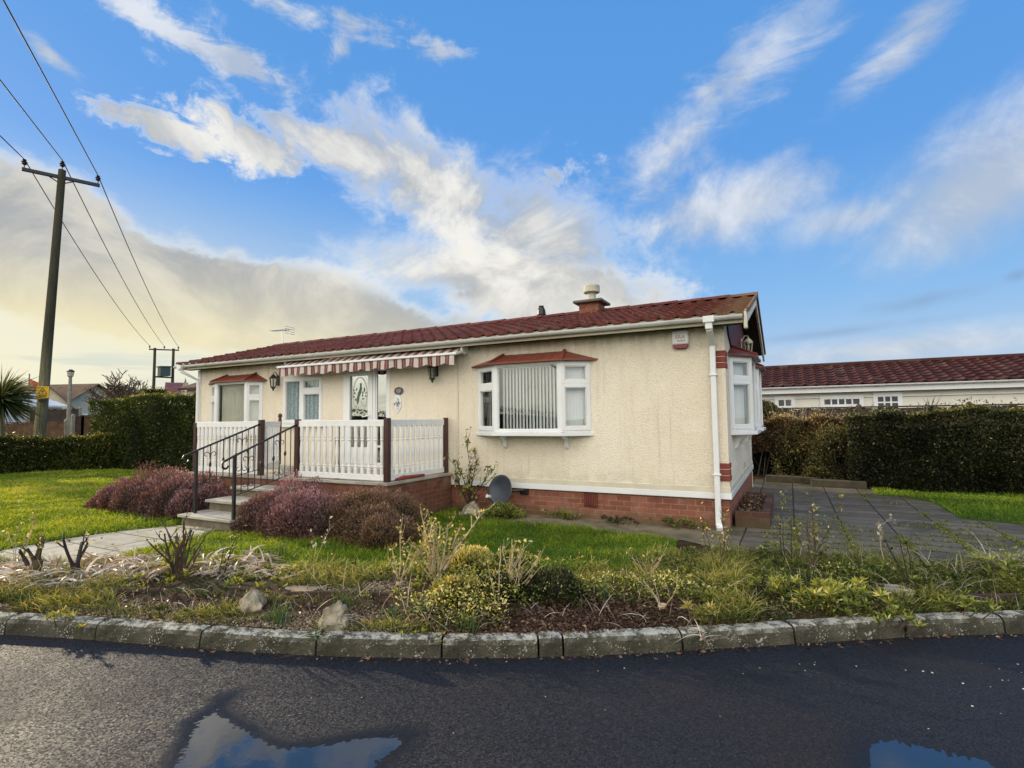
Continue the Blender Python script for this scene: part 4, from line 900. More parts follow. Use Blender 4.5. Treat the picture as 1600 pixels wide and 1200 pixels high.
# lanterns
def lantern(x, y, zt, label, D=(0, -1), mat='black', flip=False, sc_=1.):
    t = thing('wall_lantern', label, 'wall lantern', (x, y, zt), 'lanterns on the home walls')
    D = V3((*D, 0)); S = V3((-D[1], D[0], 0)); c = V3((x, y, zt))+D*.13*sc_; q = sc_
    mb = MB(); O = V3((x, y, zt)); mb.obox(O, S, D, (0, 0, 1), (-.04*q, .04*q), (.002, .022), (-.24*q, -.02*q))
    mb.tube([O+D*.02+(0, 0, -.06*q), O+D*.07*q+(0, 0, .03*q), c+(0, 0, .02*q), c+(0, 0, -.03*q)], .010*q, 6)
    tb(mb, 'bracket', mat, t, bevel=0)
    mb = MB().lathe([(.012*q, -.005*q), (.04*q, -.035*q), (.088*q, -.085*q), (.085*q, -.10*q), (.055*q, -.10*q)], c, 6)
    tb(mb, 'lamp_cap', mat, t)
    mb = MB()
    for j in range(6):
        th = 2*math.pi*(j+.5)/6; e = V3((math.cos(th), math.sin(th), 0)); mb.beam(c+e*.074*q+(0, 0, -.10*q), c+e*.05*q+(0, 0, -.27*q), .010*q, .010*q)
    mb.lathe([(.052*q, -.27*q), (.058*q, -.285*q), (.03*q, -.31*q), (.016*q, -.33*q), (.02*q, -.345*q), (.004*q, -.36*q)], c, 8)
    tb(mb, 'cage', mat, t)
    tb(MB().lathe([(.068*q, -.102*q), (.046*q, -.268*q)], c, 6), 'lamp_glass', 'glass_lantern', t)
    tb(MB().lathe([(.012, -.25*q), (.016, -.23*q), (.022, -.17*q), (.012, -.13*q)], c, 8), 'bulb', 'opalglass', t, smooth=True)
lx = Ay(677, 570, W-.1); lantern(lx[0], W, 2.53, 'black lantern right of the front door beside the joint in the wall')
lx = Ay(429, 590, W-.1); lantern(lx[0], W, 2.53, 'black lantern under the left end of the striped awning')
gl_ = Ax(1169, 527, XR+.15); lantern(XR+.02, gl_[1], gl_[2]+.0, 'pale weathered lantern under the gable end above the side bay window', (1, 0), 'cowl')
# alarm box
a0 = Ay(1051, 518, W); a1 = Ay(1077, 545, W); xa, xb, za, zb = a0[0], a1[0], a1[2], a0[2]
al = thing('alarm_box', 'white alarm box with dark red lens high on the cream wall', 'alarm box', ((xa+xb)/2, W, za))
D_ = .065; tb(MB().box(xa, xb, W-D_, W-.001, za+.068, zb), 'case', 'white', al, bevel=.01, seg=2)
pts = [(xa+.001, za+.068), (xb-.001, za+.068), (xb-.006, za+.035), (xb-.03, za+.005), (xa+.03, za+.005), (xa+.006, za+.035)]
tb(MB().poly([(x, W-.004, z) for x, z in pts], (0, -D_+.006, 0)), 'lens', 'redlens', al, bevel=.006)
xm = (xa+xb)/2
text_mesh('lettering', 'ERA', .075, 'redtext', (xm-HL[0]*0, W-D_-.002, za+.165), (1, 0, 0), (0, 0, 1), None)
o = bpy.data.objects['lettering']; o.parent = al; o.location = -al.location
mb = MB(); x = xm-.035
while x < xm+.06: w_ = R_.uniform(.005, .010); mb.box(x, x+w_, W-D_-.0035, W-D_-.0015, za+.106, za+.106+R_.uniform(.012, .02)); x += w_+.004
o = mb.build('worn_small_lettering', 'greytext'); o.parent = al; o.location = -al.location
# plaques
pc = Ay(623.5, 611, W); ow = .105
pq = thing('house_plaque', 'small black oval name plaque with silver lettering beside the door', 'plaque', (pc[0], W, pc[2]))
tb(MB().poly([(pc[0]+ow*math.cos(a), W-.001, pc[2]+.075*math.sin(a)) for a in np.linspace(0, 2*math.pi, 28, endpoint=False)], (0, -.016, 0)), 'plate', 'black', pq, bevel=.003)
mb = MB()
for i in range(28):
    t0, t1 = 2*math.pi*i/28, 2*math.pi*(i+1)/28
    mb.poly([(pc[0]+r*ow*math.cos(t), W-.0185, pc[2]+r*.075*math.sin(t)) for r, t in ((.9, t0), (.9, t1), (.86, t1), (.86, t0))], (0, -.001, 0))
for k_, (w_, z_) in enumerate([(.045, .032), (.06, .008), (.055, -.014), (.03, -.036)]):  # worn illegible raised strokes
    x = -w_
    while x < w_:
        l_ = R_.uniform(.006, .014); h_ = R_.uniform(.003, .007); mb.box(pc[0]+x, pc[0]+x+l_, W-.0195, W-.0175, pc[2]+z_-h_, pc[2]+z_+h_); x += l_+.004
tb(mb, 'worn_lettering', 'silver', pq)
pc = Ay(622, 630.5, W)
pl_ = thing('wall_plaque', 'white octagonal ceramic plaque with painted green leaves below the oval name plaque', 'plaque', (pc[0], W, pc[2]))
oct_ = [(-.04, .17), (.03, .17), (.085, .08), (.085, -.06), (.02, -.165), (-.02, -.165), (-.085, -.06), (-.085, .08)]
tb(MB().poly([(pc[0]+x, W-.002, pc[2]+z) for x, z in oct_], (0, -.014, 0)), 'plate', 'white', pl_, bevel=.004)
mb = MB()
for i in range(26):
    x, z, an = R_.gauss(0, .026), R_.gauss(.0, .035), R_.uniform(0, 6.28); ca, sa = math.cos(an), math.sin(an); L_, w_ = R_.uniform(.025, .045), .009
    mb.poly([(pc[0]+x+u, W-.0175-.0001*i, pc[2]+z+v) for u, v in ((0, 0), (ca*L_*.5-sa*w_, sa*L_*.5+ca*w_), (ca*L_, sa*L_), (ca*L_*.5+sa*w_, sa*L_*.5-ca*w_))], (0, -.0004, 0))
tb(mb, 'leaf_painting', 'leafgreen', pl_)
t3 = text_mesh('number', '12', .055, 'greytext', (pc[0], W-.0185, pc[2]-.105), (1, 0, 0), (0, 0, 1), pl_); t3.location = -pl_.location
# satellite dish
dc = V3((Ay(781, 766, W-.30)[0], W-.30, Ay(781, 766, W-.30)[2]))
sd = thing('satellite_dish', 'dark grey satellite dish fixed low on the brick skirting', 'satellite dish', (dc[0]+.25, W, dc[2]))
ax_ = nrm((-.28, -1, .28)); e1 = nrm(np.cross(ax_, (0, 0, 1))); e2 = np.cross(e1, ax_)
vs, fs = [tuple(dc+ax_*-.075)], []; nr, ns = 7, 32
for r in range(1, nr+1):
    for j in range(ns):
        rr = r/nr; th = 2*math.pi*j/ns; vs.append(tuple(dc+e1*math.cos(th)*.255*rr+e2*math.sin(th)*.248*rr+ax_*(-.075+.075*rr*rr)))
fs += [(0, 1+j, 1+(j+1) % ns) for j in range(ns)]+[(1+(r-1)*ns+j, 1+r*ns+j, 1+r*ns+(j+1) % ns, 1+(r-1)*ns+(j+1) % ns) for r in range(1, nr) for j in range(ns)]
d_ = tb(MB().add(vs, fs), 'dish', 'dish', sd, recalc=False, smooth=True)
mod = d_.modifiers.new('s', 'SOLIDIFY'); mod.thickness = .008
lo = dc-e2*.20+ax_*-.02; lp = dc+ax_*.24-e2*.13
tb(MB().tube([lo, dc-e2*.25+ax_*.02, lp-ax_*.04-e2*.03, lp-e2*.01], .010, 6), 'feed_arm', 'dish', sd)
tb(MB().tube([lp+ax_*.02, lp-ax_*.05], [.028, .022], 10), 'receiver', 'gutter', sd)
tb(MB().tube([dc-ax_*.08, dc-ax_*.14, (dc[0]+.20, W-.06, dc[2]-.02), (dc[0]+.28, W-.002, dc[2]-.02)], .020, 8).box(dc[0]+.21, dc[0]+.35, W-.012, W+.025, dc[2]-.09, dc[2]+.05), 'wall_mount', 'black', sd)
# tv aerial
ab = Ay(443, 546, RY+.25); at_ = Ay(441, 517, RY+.25)
ta = thing('tv_aerial', 'small television aerial on a thin mast behind the roof ridge', 'aerial', (ab[0], ab[1], 3.5))
tb(MB().tube([(ab[0], ab[1], 3.35), (at_[0], at_[1], at_[2])], .016, 6), 'mast', 'steel', ta)
tp = V3(at_); bd = nrm((1, .15, 0)); sd_ = np.cross(bd, (0, 0, 1)); mb = MB().tube([tp-bd*.38+(0, 0, .02), tp+bd*.32+(0, 0, .02)], .011, 5)
for k_ in np.linspace(-.36, .15, 7): mb.tube([tp+bd*k_-sd_*.12+(0, 0, .02), tp+bd*k_+sd_*.12+(0, 0, .02)], .005, 4)
for z_ in (-.10, -.04, .03, .09): mb.tube([tp+bd*.26-sd_*.2+(0, 0, z_), tp+bd*.26+sd_*.2+(0, 0, z_)], .006, 4)
mb.tube([tp+bd*.26+(0, 0, -.12), tp+bd*.26+(0, 0, .1)], .008, 4)
tb(mb, 'antenna', 'steel', ta)

# ================================================================== TERRACE, STEPS, RAILINGS
TZ = .62; TF = 6.14; TX0, TX1 = Ay(303, 712, 6.2)[0]-.03, Ay(605, 755, 6.2)[0]+.05
te = thing('terrace', 'raised brick terrace with pale slab paving in front of the door', 'terrace', ((TX0+TX1)/2, 7, 0))
hb(MB().box(TX0, TX1, TF, W-.025, -.1, TZ-.045), 'brick_base', 'old_brick', te)
mb = MB(); sx = np.linspace(TX0-.02, TX1+.03, 9); sy = [TF-.03, TF+.55, TF+1.1, W-.03]
for i in range(8):
    for j in range(3): mb.box(sx[i]+.003, sx[i+1]-.003, sy[j]+.003, sy[j+1]-.003, TZ-.0445, TZ+R_.uniform(-.003, .003))
hb(mb, 'paving', 'slab', te, bevel=.004)
# red roof tile ends lying along the edge
rt = thing('broken_tile', 'broken piece of red clay tile lying on the terrace edge', 'broken tile', (TX1-.02, 6.75, TZ))
mb = MB().tube([(TX1-.03, 6.35, TZ+.02), (TX1-.03, 6.55, TZ+.03), (TX1-.02, 6.62, TZ+.03), (TX1-.02, 7.05, TZ+.025)], [.02, .04, .03, .022], 7)
bpy.data.objects.remove(rt); tag(mb.build('broken_tile', 'quoin', loc=(TX1-.02, 6.7, TZ)), 'broken red clay tile pieces lying along the terrace side edge', 'broken tile')
# steps
SX0, SX1 = -8.14, -6.93
st = thing('steps', 'three concrete steps with pale treads up to the terrace', 'steps', ((SX0+SX1)/2, 5.4, 0))
for i, (za, ya, yb) in enumerate([(.17, 4.88, 5.36), (.33, 5.30, 5.78), (.48, 5.72, 6.16)]):
    hb(MB().box(SX0+.05, SX1-.05, ya+.045, TF-.005 if i == 2 else yb+.02, -.05 if i == 0 else za-.17, za-.042), 'riser', 'step', st, bevel=.004)
    hb(MB().box(SX0, SX1, ya, yb-.003 if i < 2 else TF-.033, za-.0415, za), 'tread', 'slab', st, bevel=.006)
# balustrades
RT = TZ+.93
bp = [(.030, .0), (.030, .10), (.024, .115), (.033, .13), (.022, .145), (.022, .16), (.030, .30), (.031, .36), (.022, .50), (.022, .515), (.034, .53), (.022, .545), (.030, .57), (.030, .76)]
bal_src = None
def balustrade(label, runs, posts, low=.035):
    global bal_src
    x, y = runs[0][0]; t = thing('balustrade', label, 'balustrade', (x, y, TZ), 'white railings round the terrace')
    for (p, q, nb) in runs:
        p, q = V3((*p, TZ)), V3((*q, TZ)); d = nrm(q-p); L = np.linalg.norm(q-p)
        hb(MB().beam(p+d*.04+(0, 0, .865), q-d*.04+(0, 0, .865), .045, .10), 'top_rail', 'rail_white', t, bevel=.005)
        hb(MB().beam(p+d*.04+(0, 0, .06), q-d*.04+(0, 0, .06), .045, .085), 'bottom_rail', 'rail_white', t, bevel=.005)
        for i in range(nb):
            c = p+d*(L*(i+.75)/(nb+.5))+V3((0, 0, .085))
            if bal_src is None:
                bal_src = MB().lathe(bp, (0, 0, 0), 8, sx=1.0, sy=1.0).build('baluster', 'rail_white'); o = bal_src
            else: o = bal_src.copy(); col.objects.link(o)
            o.parent = t; o.location = Vector(c)-t.location; o.rotation_euler.z = math.atan2(d[1], d[0])
    for (x, y, h, s) in posts:
        hb(MB().box(x-s, x+s, y-s, y+s, TZ-.03, TZ+h), 'post', 'brown', t, bevel=.005)
    return t
pxs = {k: Ay(k, 700, 6.2)[0] for k in (306, 408, 465, 605, 523)}
yb_ = 6.2
balustrade('white balustrade left of the steps with brown end posts', [((pxs[306], yb_), (pxs[408], yb_), 15)], [(pxs[306], yb_, .90, .035), (pxs[408], yb_, .94, .04)])
balustrade('white balustrade right of the steps turning back to the house wall', [((pxs[465], yb_), (pxs[605], yb_), 14), ((pxs[605], yb_), (pxs[605], W-.14), 11)],
           [(pxs[465], yb_, .94, .04), (pxs[605], yb_, .94, .04), (pxs[605]+.0, W-.1, .94, .035), (pxs[523], yb_+.055, .88, .028)])
# gate standing open
ga, gb_ = V3((pxs[408], yb_+.05, 0)), V3((Ay(437, 690, 7.05)[0], 7.05, 0))
gt_ = thing('gate', 'cream terrace gate standing open with dark finial post', 'gate', (ga[0], ga[1], TZ))
gd_ = nrm(gb_-ga)
hb(MB().beam(ga+gd_*.03+(0, 0, TZ+.865), gb_-gd_*.03+(0, 0, TZ+.865), .04, .09), 'top_rail', 'rail_white', gt_, bevel=.004)
hb(MB().beam(ga+gd_*.03+(0, 0, TZ+.14), gb_-gd_*.03+(0, 0, TZ+.14), .04, .085), 'bottom_rail', 'rail_white', gt_, bevel=.004)
for i in range(6):
    o = bal_src.copy(); col.objects.link(o); o.parent = gt_; o.location = Vector(ga+gd_*(np.linalg.norm(gb_-ga)*(i+.75)/6.5)+(0, 0, TZ+.15))-gt_.location; o.scale.z = .93
hb(MB().lathe([(.03, .10), (.032, .95), (.022, .97), (.036, .99), (.04, 1.02), (.03, 1.05), (.012, 1.06)], (gb_[0], gb_[1], TZ), 8), 'gate_post', 'brown', gt_)
# iron handrails
def handrail(x0, y0, zb, ztop, x1, y1, z1, label):
    t = thing('handrail', label, 'handrail', (x0, y0, zb), 'iron handrails of the steps')
    A = V3((x0, y0, ztop)); B = V3((x1, y1, z1)); d = B-A; hd = nrm((d[0], d[1], 0))
    sl = d[2]/math.hypot(d[0], d[1])
    c0 = A-hd*.16+(0, 0, -.16*sl*1.1)
    curl = [c0+hd*(-.0+.05*math.sin(a)*1-.05*0)+V3((0, 0, -.055+.055*math.cos(a)))-hd*0 for a in np.linspace(0, -4.4, 10)]
    hb(MB().tube([B, A]+curl, .0155, 6), 'rail', 'iron', t, smooth=True)
    hb(MB().box(x0-.02, x0+.02, y0-.02, y0+.02, zb-.08, ztop-.005), 'newel', 'iron', t, bevel=.003)
    L0 = -.40                                    # lower rail follows the stair
    hb(MB().beam(A+(0, 0, L0-.16), B+(0, 0, L0-.36), .022, .010), 'lower_rail', 'iron', t)
    n = 10
    for i in range(1, n):
        f = i/n; p = A*(1-f)+B*f; z0 = p[2]+(L0-.16)*(1-f)+(L0-.36)*f
        mb = MB().beam((p[0], p[1], z0), (p[0], p[1], p[2]-.012), .013, .013, (1, 1, 0))
        if i % 2 == 0: mb.lathe([(.008, -.045), (.019, -.02), (.021, 0), (.019, .02), (.008, .045)], (p[0], p[1], (z0+p[2])/2), 6)
        hb(mb, 'baluster', 'iron', t)
        if i in (2, 7):
            sc_ = MB()
            for zc, sg in ((p[2]-.15, 1), (z0+.10, -1)):
                for s in (-1, 1):
                    pts = []
                    for a in np.linspace(0, 4.8, 12):
                        r = .052*(1-a/7.5); pts.append((p[0]+hd[0]*s*(.062-r*math.cos(a)), p[1]+hd[1]*s*(.062-r*math.cos(a)), zc+sg*r*math.sin(a)))
                    pts = [(p[0], p[1], (z0+p[2])/2+sg*.02)]+pts; sc_.tube(pts, .006, 4)
            hb(sc_, 'scroll', 'iron', t, smooth=True)
hz = lambda px, py, y: Ay(px, py, y)
rA = hz(367, 712, 4.95); rB = hz(463, 664, 6.16); lA = hz(306, 704, 5.05); lB = hz(406, 663, 6.16)
handrail(rA[0], 4.95, .0, rA[2], rB[0], 6.16, rB[2], 'black wrought iron handrail on the right side of the steps')
handrail(lA[0]+.02, 5.05, .17, lA[2], lB[0], 6.16, lB[2], 'black wrought iron handrail on the left side of the steps')

# planter by the side wall, sleepers, edging
pl = thing('brick_planter', 'low brick trough of gravel and dead leaves against the side wall', 'planter', (XR+.3, 8.9, 0))
q0 = Gd(1160, 800)
mb = MB(); x0, x1, y0, y1 = XR+.03, XR+.46, 8.05, 10.2
mb.box(x0, x1, y0, y0+.1, -.02, .22).box(x1-.1, x1, y0+.1, y1, -.02, .218).box(x0, x1-.1, y1-.1, y1, -.02, .219)
brickmat('shade_brick', (.085, .034, .024), (.13, .062, .042), (.11, .09, .07)); hb(mb, 'brick_wall', 'shade_brick', pl)  # brick darkened in colour for the shade on the planter front
hb(MB().box(x0, x1-.1, y0+.1, y1-.1, 0, .17), 'gravel_fill', 'soil', pl)
n = 700; P = np.column_stack([rng.uniform(x0, x1-.1, n), rng.uniform(y0+.1, y1-.1, n)])
V, Fq = leafset(np.column_stack([P, .17+rng.uniform(0, .05, n)]), np.column_stack([rng.normal(size=(n, 2)), rng.normal(0, .3, n)]), .045, .022); o = npmesh('dead_leaf', V, Fq, np.repeat(rng.uniform(.2, .95, n), 4), 'fallen'); o['kind'] = 'stuff'; o.parent = pl; o.location = -pl.location
s0, s1_ = Gd(1255, 752), Gd(1338, 758)
for i, (a, b, z, l) in enumerate([((-.55, 13.9), (.55, 13.75), .0, 'old mossy timber sleeper at the left back edge of the patio'), ((.35, 13.35), (1.35, 13.25), .0, 'old timber sleeper at the corner of patio and small lawn')]):
    tag(MB().beam((*a, z+.08), (*b, z+.08), .2, .16).build('timber_sleeper', 'sleeper', bevel=.015, loc=(*a, 0)), l, 'sleeper', 'timber sleepers edging the patio')
EDL = ['dark timber edging board in front of the shrivelled straw bed', 'timber edging board in front of the flat sandy stone', 'reddish timber edging board left of the pale leafy shrub',
       'short weathered edging board behind the leafy perennials at right', 'mossy edging board near the right picture edge']
for i, (a, b) in enumerate([((-10, 925), (250, 928)), ((440, 934), (560, 931)), ((562, 933), (645, 936)), ((1335, 932), (1400, 935)), ((1510, 938), (1595, 937))]):
    p, q = V3(Gd(*a, -.02)), V3(Gd(*b, -.02)); p[2] = q[2] = -.045
    tag(MB().beam(p, q, .03, .15).build('edging_board', 'timber', bevel=.006, loc=p), EDL[i], 'edging board', 'timber edging boards in the bed')
# boulders
def boulder(px, py, z, w, d, h, label, seed, mat='stone', flat=False):
    p = Gd(px, py, z); bm = bmesh.new(); bmesh.ops.create_icosphere(bm, subdivisions=4, radius=1)
    rr = random.Random(seed); pk = Vector((rr.uniform(-.2, .2), 0, 0))
    for v in bm.verts:
        c = v.co.copy(); q = c*1.5+Vector((seed, 0, 0)); k = 1+.28*noise.noise(q)+.10*noise.noise(c*4+Vector((seed*3, 1, 1)))+.04*noise.noise(c*10)
        nn = Vector((round(c.x*1.6)/1.6, round(c.y*1.6)/1.6, round(c.z*1.6)/1.6)); c = c.lerp(nn, .22)*k
        zz = c.z; 
        if not flat: c.x = c.x*(1-.22*max(0, zz))+.18*zz; c.y *= 1-.2*max(0, zz)
        v.co = Vector((c.x*w/2, c.y*d/2, max(zz, -.5)*h if not flat else max(min(zz, .5), -.5)*h*2*.5))
    me = bpy.data.meshes.new('boulder'); bm.to_mesh(me); bm.free(); me.materials.append(M[mat])
    a = me.attributes.new('tint', 'FLOAT', 'POINT')
    o = bpy.data.objects.new('boulder' if not flat else 'flat_stone', me); col.objects.link(o); o.location = (p[0], p[1], z+h*.30 if not flat else z); return o
tag(boulder(522, 976, -.04, .27, .20, .125, '', 3), 'pale grey pointed boulder just behind the kerb', 'boulder')
tag(boulder(393, 953, -.04, .25, .2, .12, '', 8), 'rounded brown boulder at the end of the dark edging board', 'boulder')
tag(boulder(478, 920, .0, .42, .34, .05, '', 5, 'sandstone', True), 'flat sandy stone behind the edging board at left', 'flat stone')
tag(boulder(1393, 922, .0, .34, .26, .05, '', 12, 'stone', True), 'flat grey stone half buried in weeds at right', 'flat stone')
tag(boulder(735, 806, .0, .34, .3, .16, '', 15), 'dark stone under the climbing shrub in the terrace corner', 'boulder')

# ================================================================== PLANTS
def shrub_pts(n, c, r, lump=.25, zmin=0., s=2.6):
    d = unit(rng.normal(size=(n, 3))); d[:, 2] = np.abs(d[:, 2])*1.0-.15
    u = rng.uniform(.55, 1, n)**.5; k = 1+lump*fbm(d*1.0, s, 3)
    P = d*(u*k)[:, None]*np.array(r); P[:, 2] = np.maximum(P[:, 2], zmin); return P+np.array(c), d, u
def sprig_bush(name, label, cat, boxes, n, L, Wd, mat, up=.5, lump=.25, core=True, group=None, tn=0., stem=None):
    c0 = boxes[0][0]; t = thing(name, label, cat, c0, group); Ps, Ds, Us, Ts = [], [], [], []
    for (c, r, f) in boxes:
        m_ = int(n*f); P, d, u = shrub_pts(m_, c, r, lump); D = unit(d+np.array([0, 0, up])+rng.normal(0, .45, (m_, 3)))
        hh = np.clip((P[:, 2]-c[2])/r[2], 0, 1.2); Ps.append(P); Ds.append(D); Ts.append(.20+.34*u**2+.22*hh+.24*fbm(P, 5.)+.20*fbm(P, 11.)+tn)  # inner and lower sprigs tinted darker, painted shade inside the bush
    P, D, T_ = map(np.concatenate, (Ps, Ds, Ts)); m_ = len(P)
    V, Fq = leafset(P, D, rng.uniform(*L, m_), rng.uniform(*Wd, m_), .3)
    T_ = np.clip(T_+rng.normal(0, .12, m_), 0, 1); V[:, 2] = np.maximum(V[:, 2], .0)
    o = npmesh('foliage', V, Fq, np.repeat(T_, 4)*np.tile([.75, 1, 1.1, 1], m_), mat); o.parent = t; o.location = -t.location
    mb = MB()
    for (c, r, f) in boxes:
        for k_ in range(14):
            a = R_.uniform(0, 6.28); e = R_.uniform(.25, 1.2); q = V3(c)+V3((math.cos(a)*math.cos(e)*r[0]*.8, math.sin(a)*math.cos(e)*r[1]*.8, math.sin(e)*r[2]*.75)); b_ = V3((c[0], c[1], max(c[2]-.0, 0)))
            mb.tube([b_+(R_.gauss(0, .03), R_.gauss(0, .03), 0), (b_+q)/2+V3((0, 0, .03)), q], [.010, .007, .003], 4)
    o = mb.build('branches', stem or 'darkstem'); o.parent = t; o.location = -t.location
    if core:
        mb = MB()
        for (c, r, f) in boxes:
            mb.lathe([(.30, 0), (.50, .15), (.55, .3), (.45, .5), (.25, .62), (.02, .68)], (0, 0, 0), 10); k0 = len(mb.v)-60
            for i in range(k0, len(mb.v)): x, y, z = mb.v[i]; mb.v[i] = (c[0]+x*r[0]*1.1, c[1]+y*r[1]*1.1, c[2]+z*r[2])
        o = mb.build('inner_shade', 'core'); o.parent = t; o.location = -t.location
    return t
# heather
def lobes(x0, x1, y0, y1, zmax, n, rr, seed):
    q = random.Random(seed); out = []
    for i in range(n):
        x = x0+(x1-x0)*(i+.5)/n+q.uniform(-.12, .12); f = 1-abs((x-(x0+x1)/2)/((x1-x0)/2))**3.4; y = q.uniform(y0, y1); r_ = rr*q.uniform(.75, 1.25)*(.65+.35*f)
        out.append(((x, y, 0), (r_, r_*.85, max(.22, zmax*(.42+.58*f)*q.uniform(.84, 1.05)*(.72+.28*(y-y0)/(y1-y0+.01)))), 1./n))
    return out
sprig_bush('heather_bush', 'large purple brown heather bush left of the steps', 'heather bush', lobes(-11.15, -8.25, 5.3, 5.95, .94, 20, .50, 4), 84000, (.022, .055), (.010, .018), 'heather', .8, .34, tn=-.12)
sprig_bush('heather_bush', 'big pinkish purple heather bush right of the steps', 'heather bush', lobes(-7.15, -5.2, 5.15, 5.8, .88, 19, .46, 9), 84000, (.020, .05), (.009, .016), 'heather', .8, .34, tn=-.08)
sprig_bush('heather_bush', 'brownish green heather bush at the terrace corner', 'heather bush', lobes(-5.55, -4.35, 5.1, 5.75, .80, 11, .44, 12), 50000, (.020, .05), (.009, .016), 'heather_b', .8, .30)
# shrubs
sprig_bush('shrub', 'bushy evergreen below the satellite dish', 'shrub', [((Gd(778, 812)[0], W-.35, 0), (.34, .25, .26), 1.)], 2600, (.025, .045), (.014, .022), 'leaf', .5, .3)
sprig_bush('shrub', 'bright green leafy mound behind the dry rose in mid bed', 'shrub', [((-2.95, 4.75, 0), (.36, .26, .24), .6), ((-2.6, 4.95, 0), (.25, .2, .19), .4)], 5200, (.025, .055), (.010, .018), 'leaf', .7, .3, tn=.12)
sprig_bush('shrub', 'variegated pale leaved shrub hanging over the timber edging', 'shrub', [((-2.62, 3.95, 0), (.26, .2, .20), 1.)], 900, (.03, .06), (.016, .028), 'leaf_pale', .3, .3, core=False)
sprig_bush('shrub', 'dark low shrub in the shadow behind the kerb', 'shrub', [((-1.9, 4.35, 0), (.33, .26, .24), .6), ((-2.25, 4.15, 0), (.24, .2, .2), .4)], 3600, (.025, .05), (.012, .022), 'leaf_dark', .4, .3)
# hedges
def hedge(name, label, faces, n, L, mat, zfun, thick=.5, core=True, tn=0., group=None, stems=0, gaps=None, rag=.06, zlow=0.):
    """faces: centre line polyline [(x,y)], height fn z(s in 0..1)"""
    pl = [V3((*p, 0)) for p in faces]; seg = [np.linalg.norm(b-a) for a, b in zip(pl, pl[1:])]; tot = sum(seg); cum = np.concatenate([[0], np.cumsum(seg)])/tot
    t = thing(name, label, 'hedge', pl[0], group)
    def at(s):
        s = np.clip(s, 0, 1); i = np.clip(np.searchsorted(cum, s, 'right')-1, 0, len(seg)-1); f = (s-cum[i])/(cum[i+1]-cum[i]); A = np.array(pl)[i]; B = np.array(pl)[i+1]
        d = unit(B-A); return A+(B-A)*f[:, None], np.column_stack([-d[:, 1], d[:, 0], np.zeros(len(s))])
    s = rng.uniform(0, 1, n); q, nl = at(s); h = zfun(s); r = rng.uniform(size=n)
    front = r < .62; top = (r >= .62) & (r < .85)
    off = np.where(front, -thick, np.where(top, rng.uniform(-1, 1, n)*thick, thick)); zz = np.where(top, h, zlow+(h-zlow)*rng.uniform(0, 1, n)**.9)
    dep = np.abs(rng.normal(0, .10, n)); off = off-np.sign(off)*np.where(top, 0, dep); zz = zz-np.where(top, dep*.8, 0)
    P = q+nl*off[:, None]; P[:, 2] = zz; bump = fbm(P, 2.2, 3); b2 = fbm(P, .9, 2); P += nl*(np.sign(off)*(bump*rag*1.5+b2*rag*1.2))[:, None]; P[:, 2] += top*(bump*rag+b2*rag*.5)+top*(rng.uniform(size=n) < .08)*rng.uniform(0, .20, n)
    dep = dep+.10*np.clip(-bump-.15, 0, 1)
    D = nl*np.sign(off)[:, None]*.7+np.array([0, 0, .5])+rng.normal(0, .55, (n, 3))
    T_ = np.clip(.34-dep*1.2+.18*bump+.16*fbm(P, .6, 2)+.22*top*(dep < .06)+.12*(zz/np.maximum(h, .1))+rng.normal(0, .17, n)+tn+.45*(rng.uniform(size=n) < .02), 0, 1)  # hollows tinted dark and top leaves light, shading painted into leaf colour
    keepm = P[:, 2] > .0
    if gaps is not None: keepm &= gaps(s, P)
    P, D, T_ = P[keepm], D[keepm], T_[keepm]; m_ = len(P)
    V, Fq = leafset(P, D, rng.uniform(L*.7, L*1.4, m_), rng.uniform(L*.35, L*.6, m_), .3)
    o = npmesh('foliage', V, Fq, np.repeat(T_, 4), mat); o.parent = t; o.location = -t.location
    mb = MB(); ns = 14
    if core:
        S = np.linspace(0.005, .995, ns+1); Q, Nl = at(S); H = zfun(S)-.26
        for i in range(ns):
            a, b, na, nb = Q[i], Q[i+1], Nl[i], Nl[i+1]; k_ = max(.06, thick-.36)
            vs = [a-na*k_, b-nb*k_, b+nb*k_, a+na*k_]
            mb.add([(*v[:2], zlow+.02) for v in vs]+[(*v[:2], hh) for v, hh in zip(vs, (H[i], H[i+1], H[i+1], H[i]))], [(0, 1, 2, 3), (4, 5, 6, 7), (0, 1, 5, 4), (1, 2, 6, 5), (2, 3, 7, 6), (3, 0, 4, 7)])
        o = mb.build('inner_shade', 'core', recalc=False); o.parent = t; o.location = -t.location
    if stems:
        mb = MB(); S = rng.uniform(0.02, .98, stems); Q, Nl = at(S)
        for i in range(stems):
            b_ = Q[i]+Nl[i]*R_.uniform(-.2, .2); h_ = float(zfun(S[i:i+1])[0]); e = V3((R_.gauss(0, .3), R_.gauss(0, .15), 0))
            mb.tube([b_, b_+e*.4+(0, 0, h_*.4), b_+e+(0, 0, h_*.9)], [.022, .015, .006], 5)
        o = mb.build('stems', 'darkstem'); o.parent = t; o.location = -t.location
    return t
HY = 10.45
hx0, hx1 = Ay(126, 660, HY-.5)[0], -12.95
hzL = Ay(215, 624, HY-.5)[2]
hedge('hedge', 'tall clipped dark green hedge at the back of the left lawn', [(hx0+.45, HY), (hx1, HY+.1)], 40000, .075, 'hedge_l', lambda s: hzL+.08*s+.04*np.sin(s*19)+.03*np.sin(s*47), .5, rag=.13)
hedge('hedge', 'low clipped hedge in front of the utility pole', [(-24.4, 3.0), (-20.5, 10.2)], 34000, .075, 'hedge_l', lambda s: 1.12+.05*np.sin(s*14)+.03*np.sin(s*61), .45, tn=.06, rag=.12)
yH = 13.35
rz = Ay(1450, 645, yH)[2]
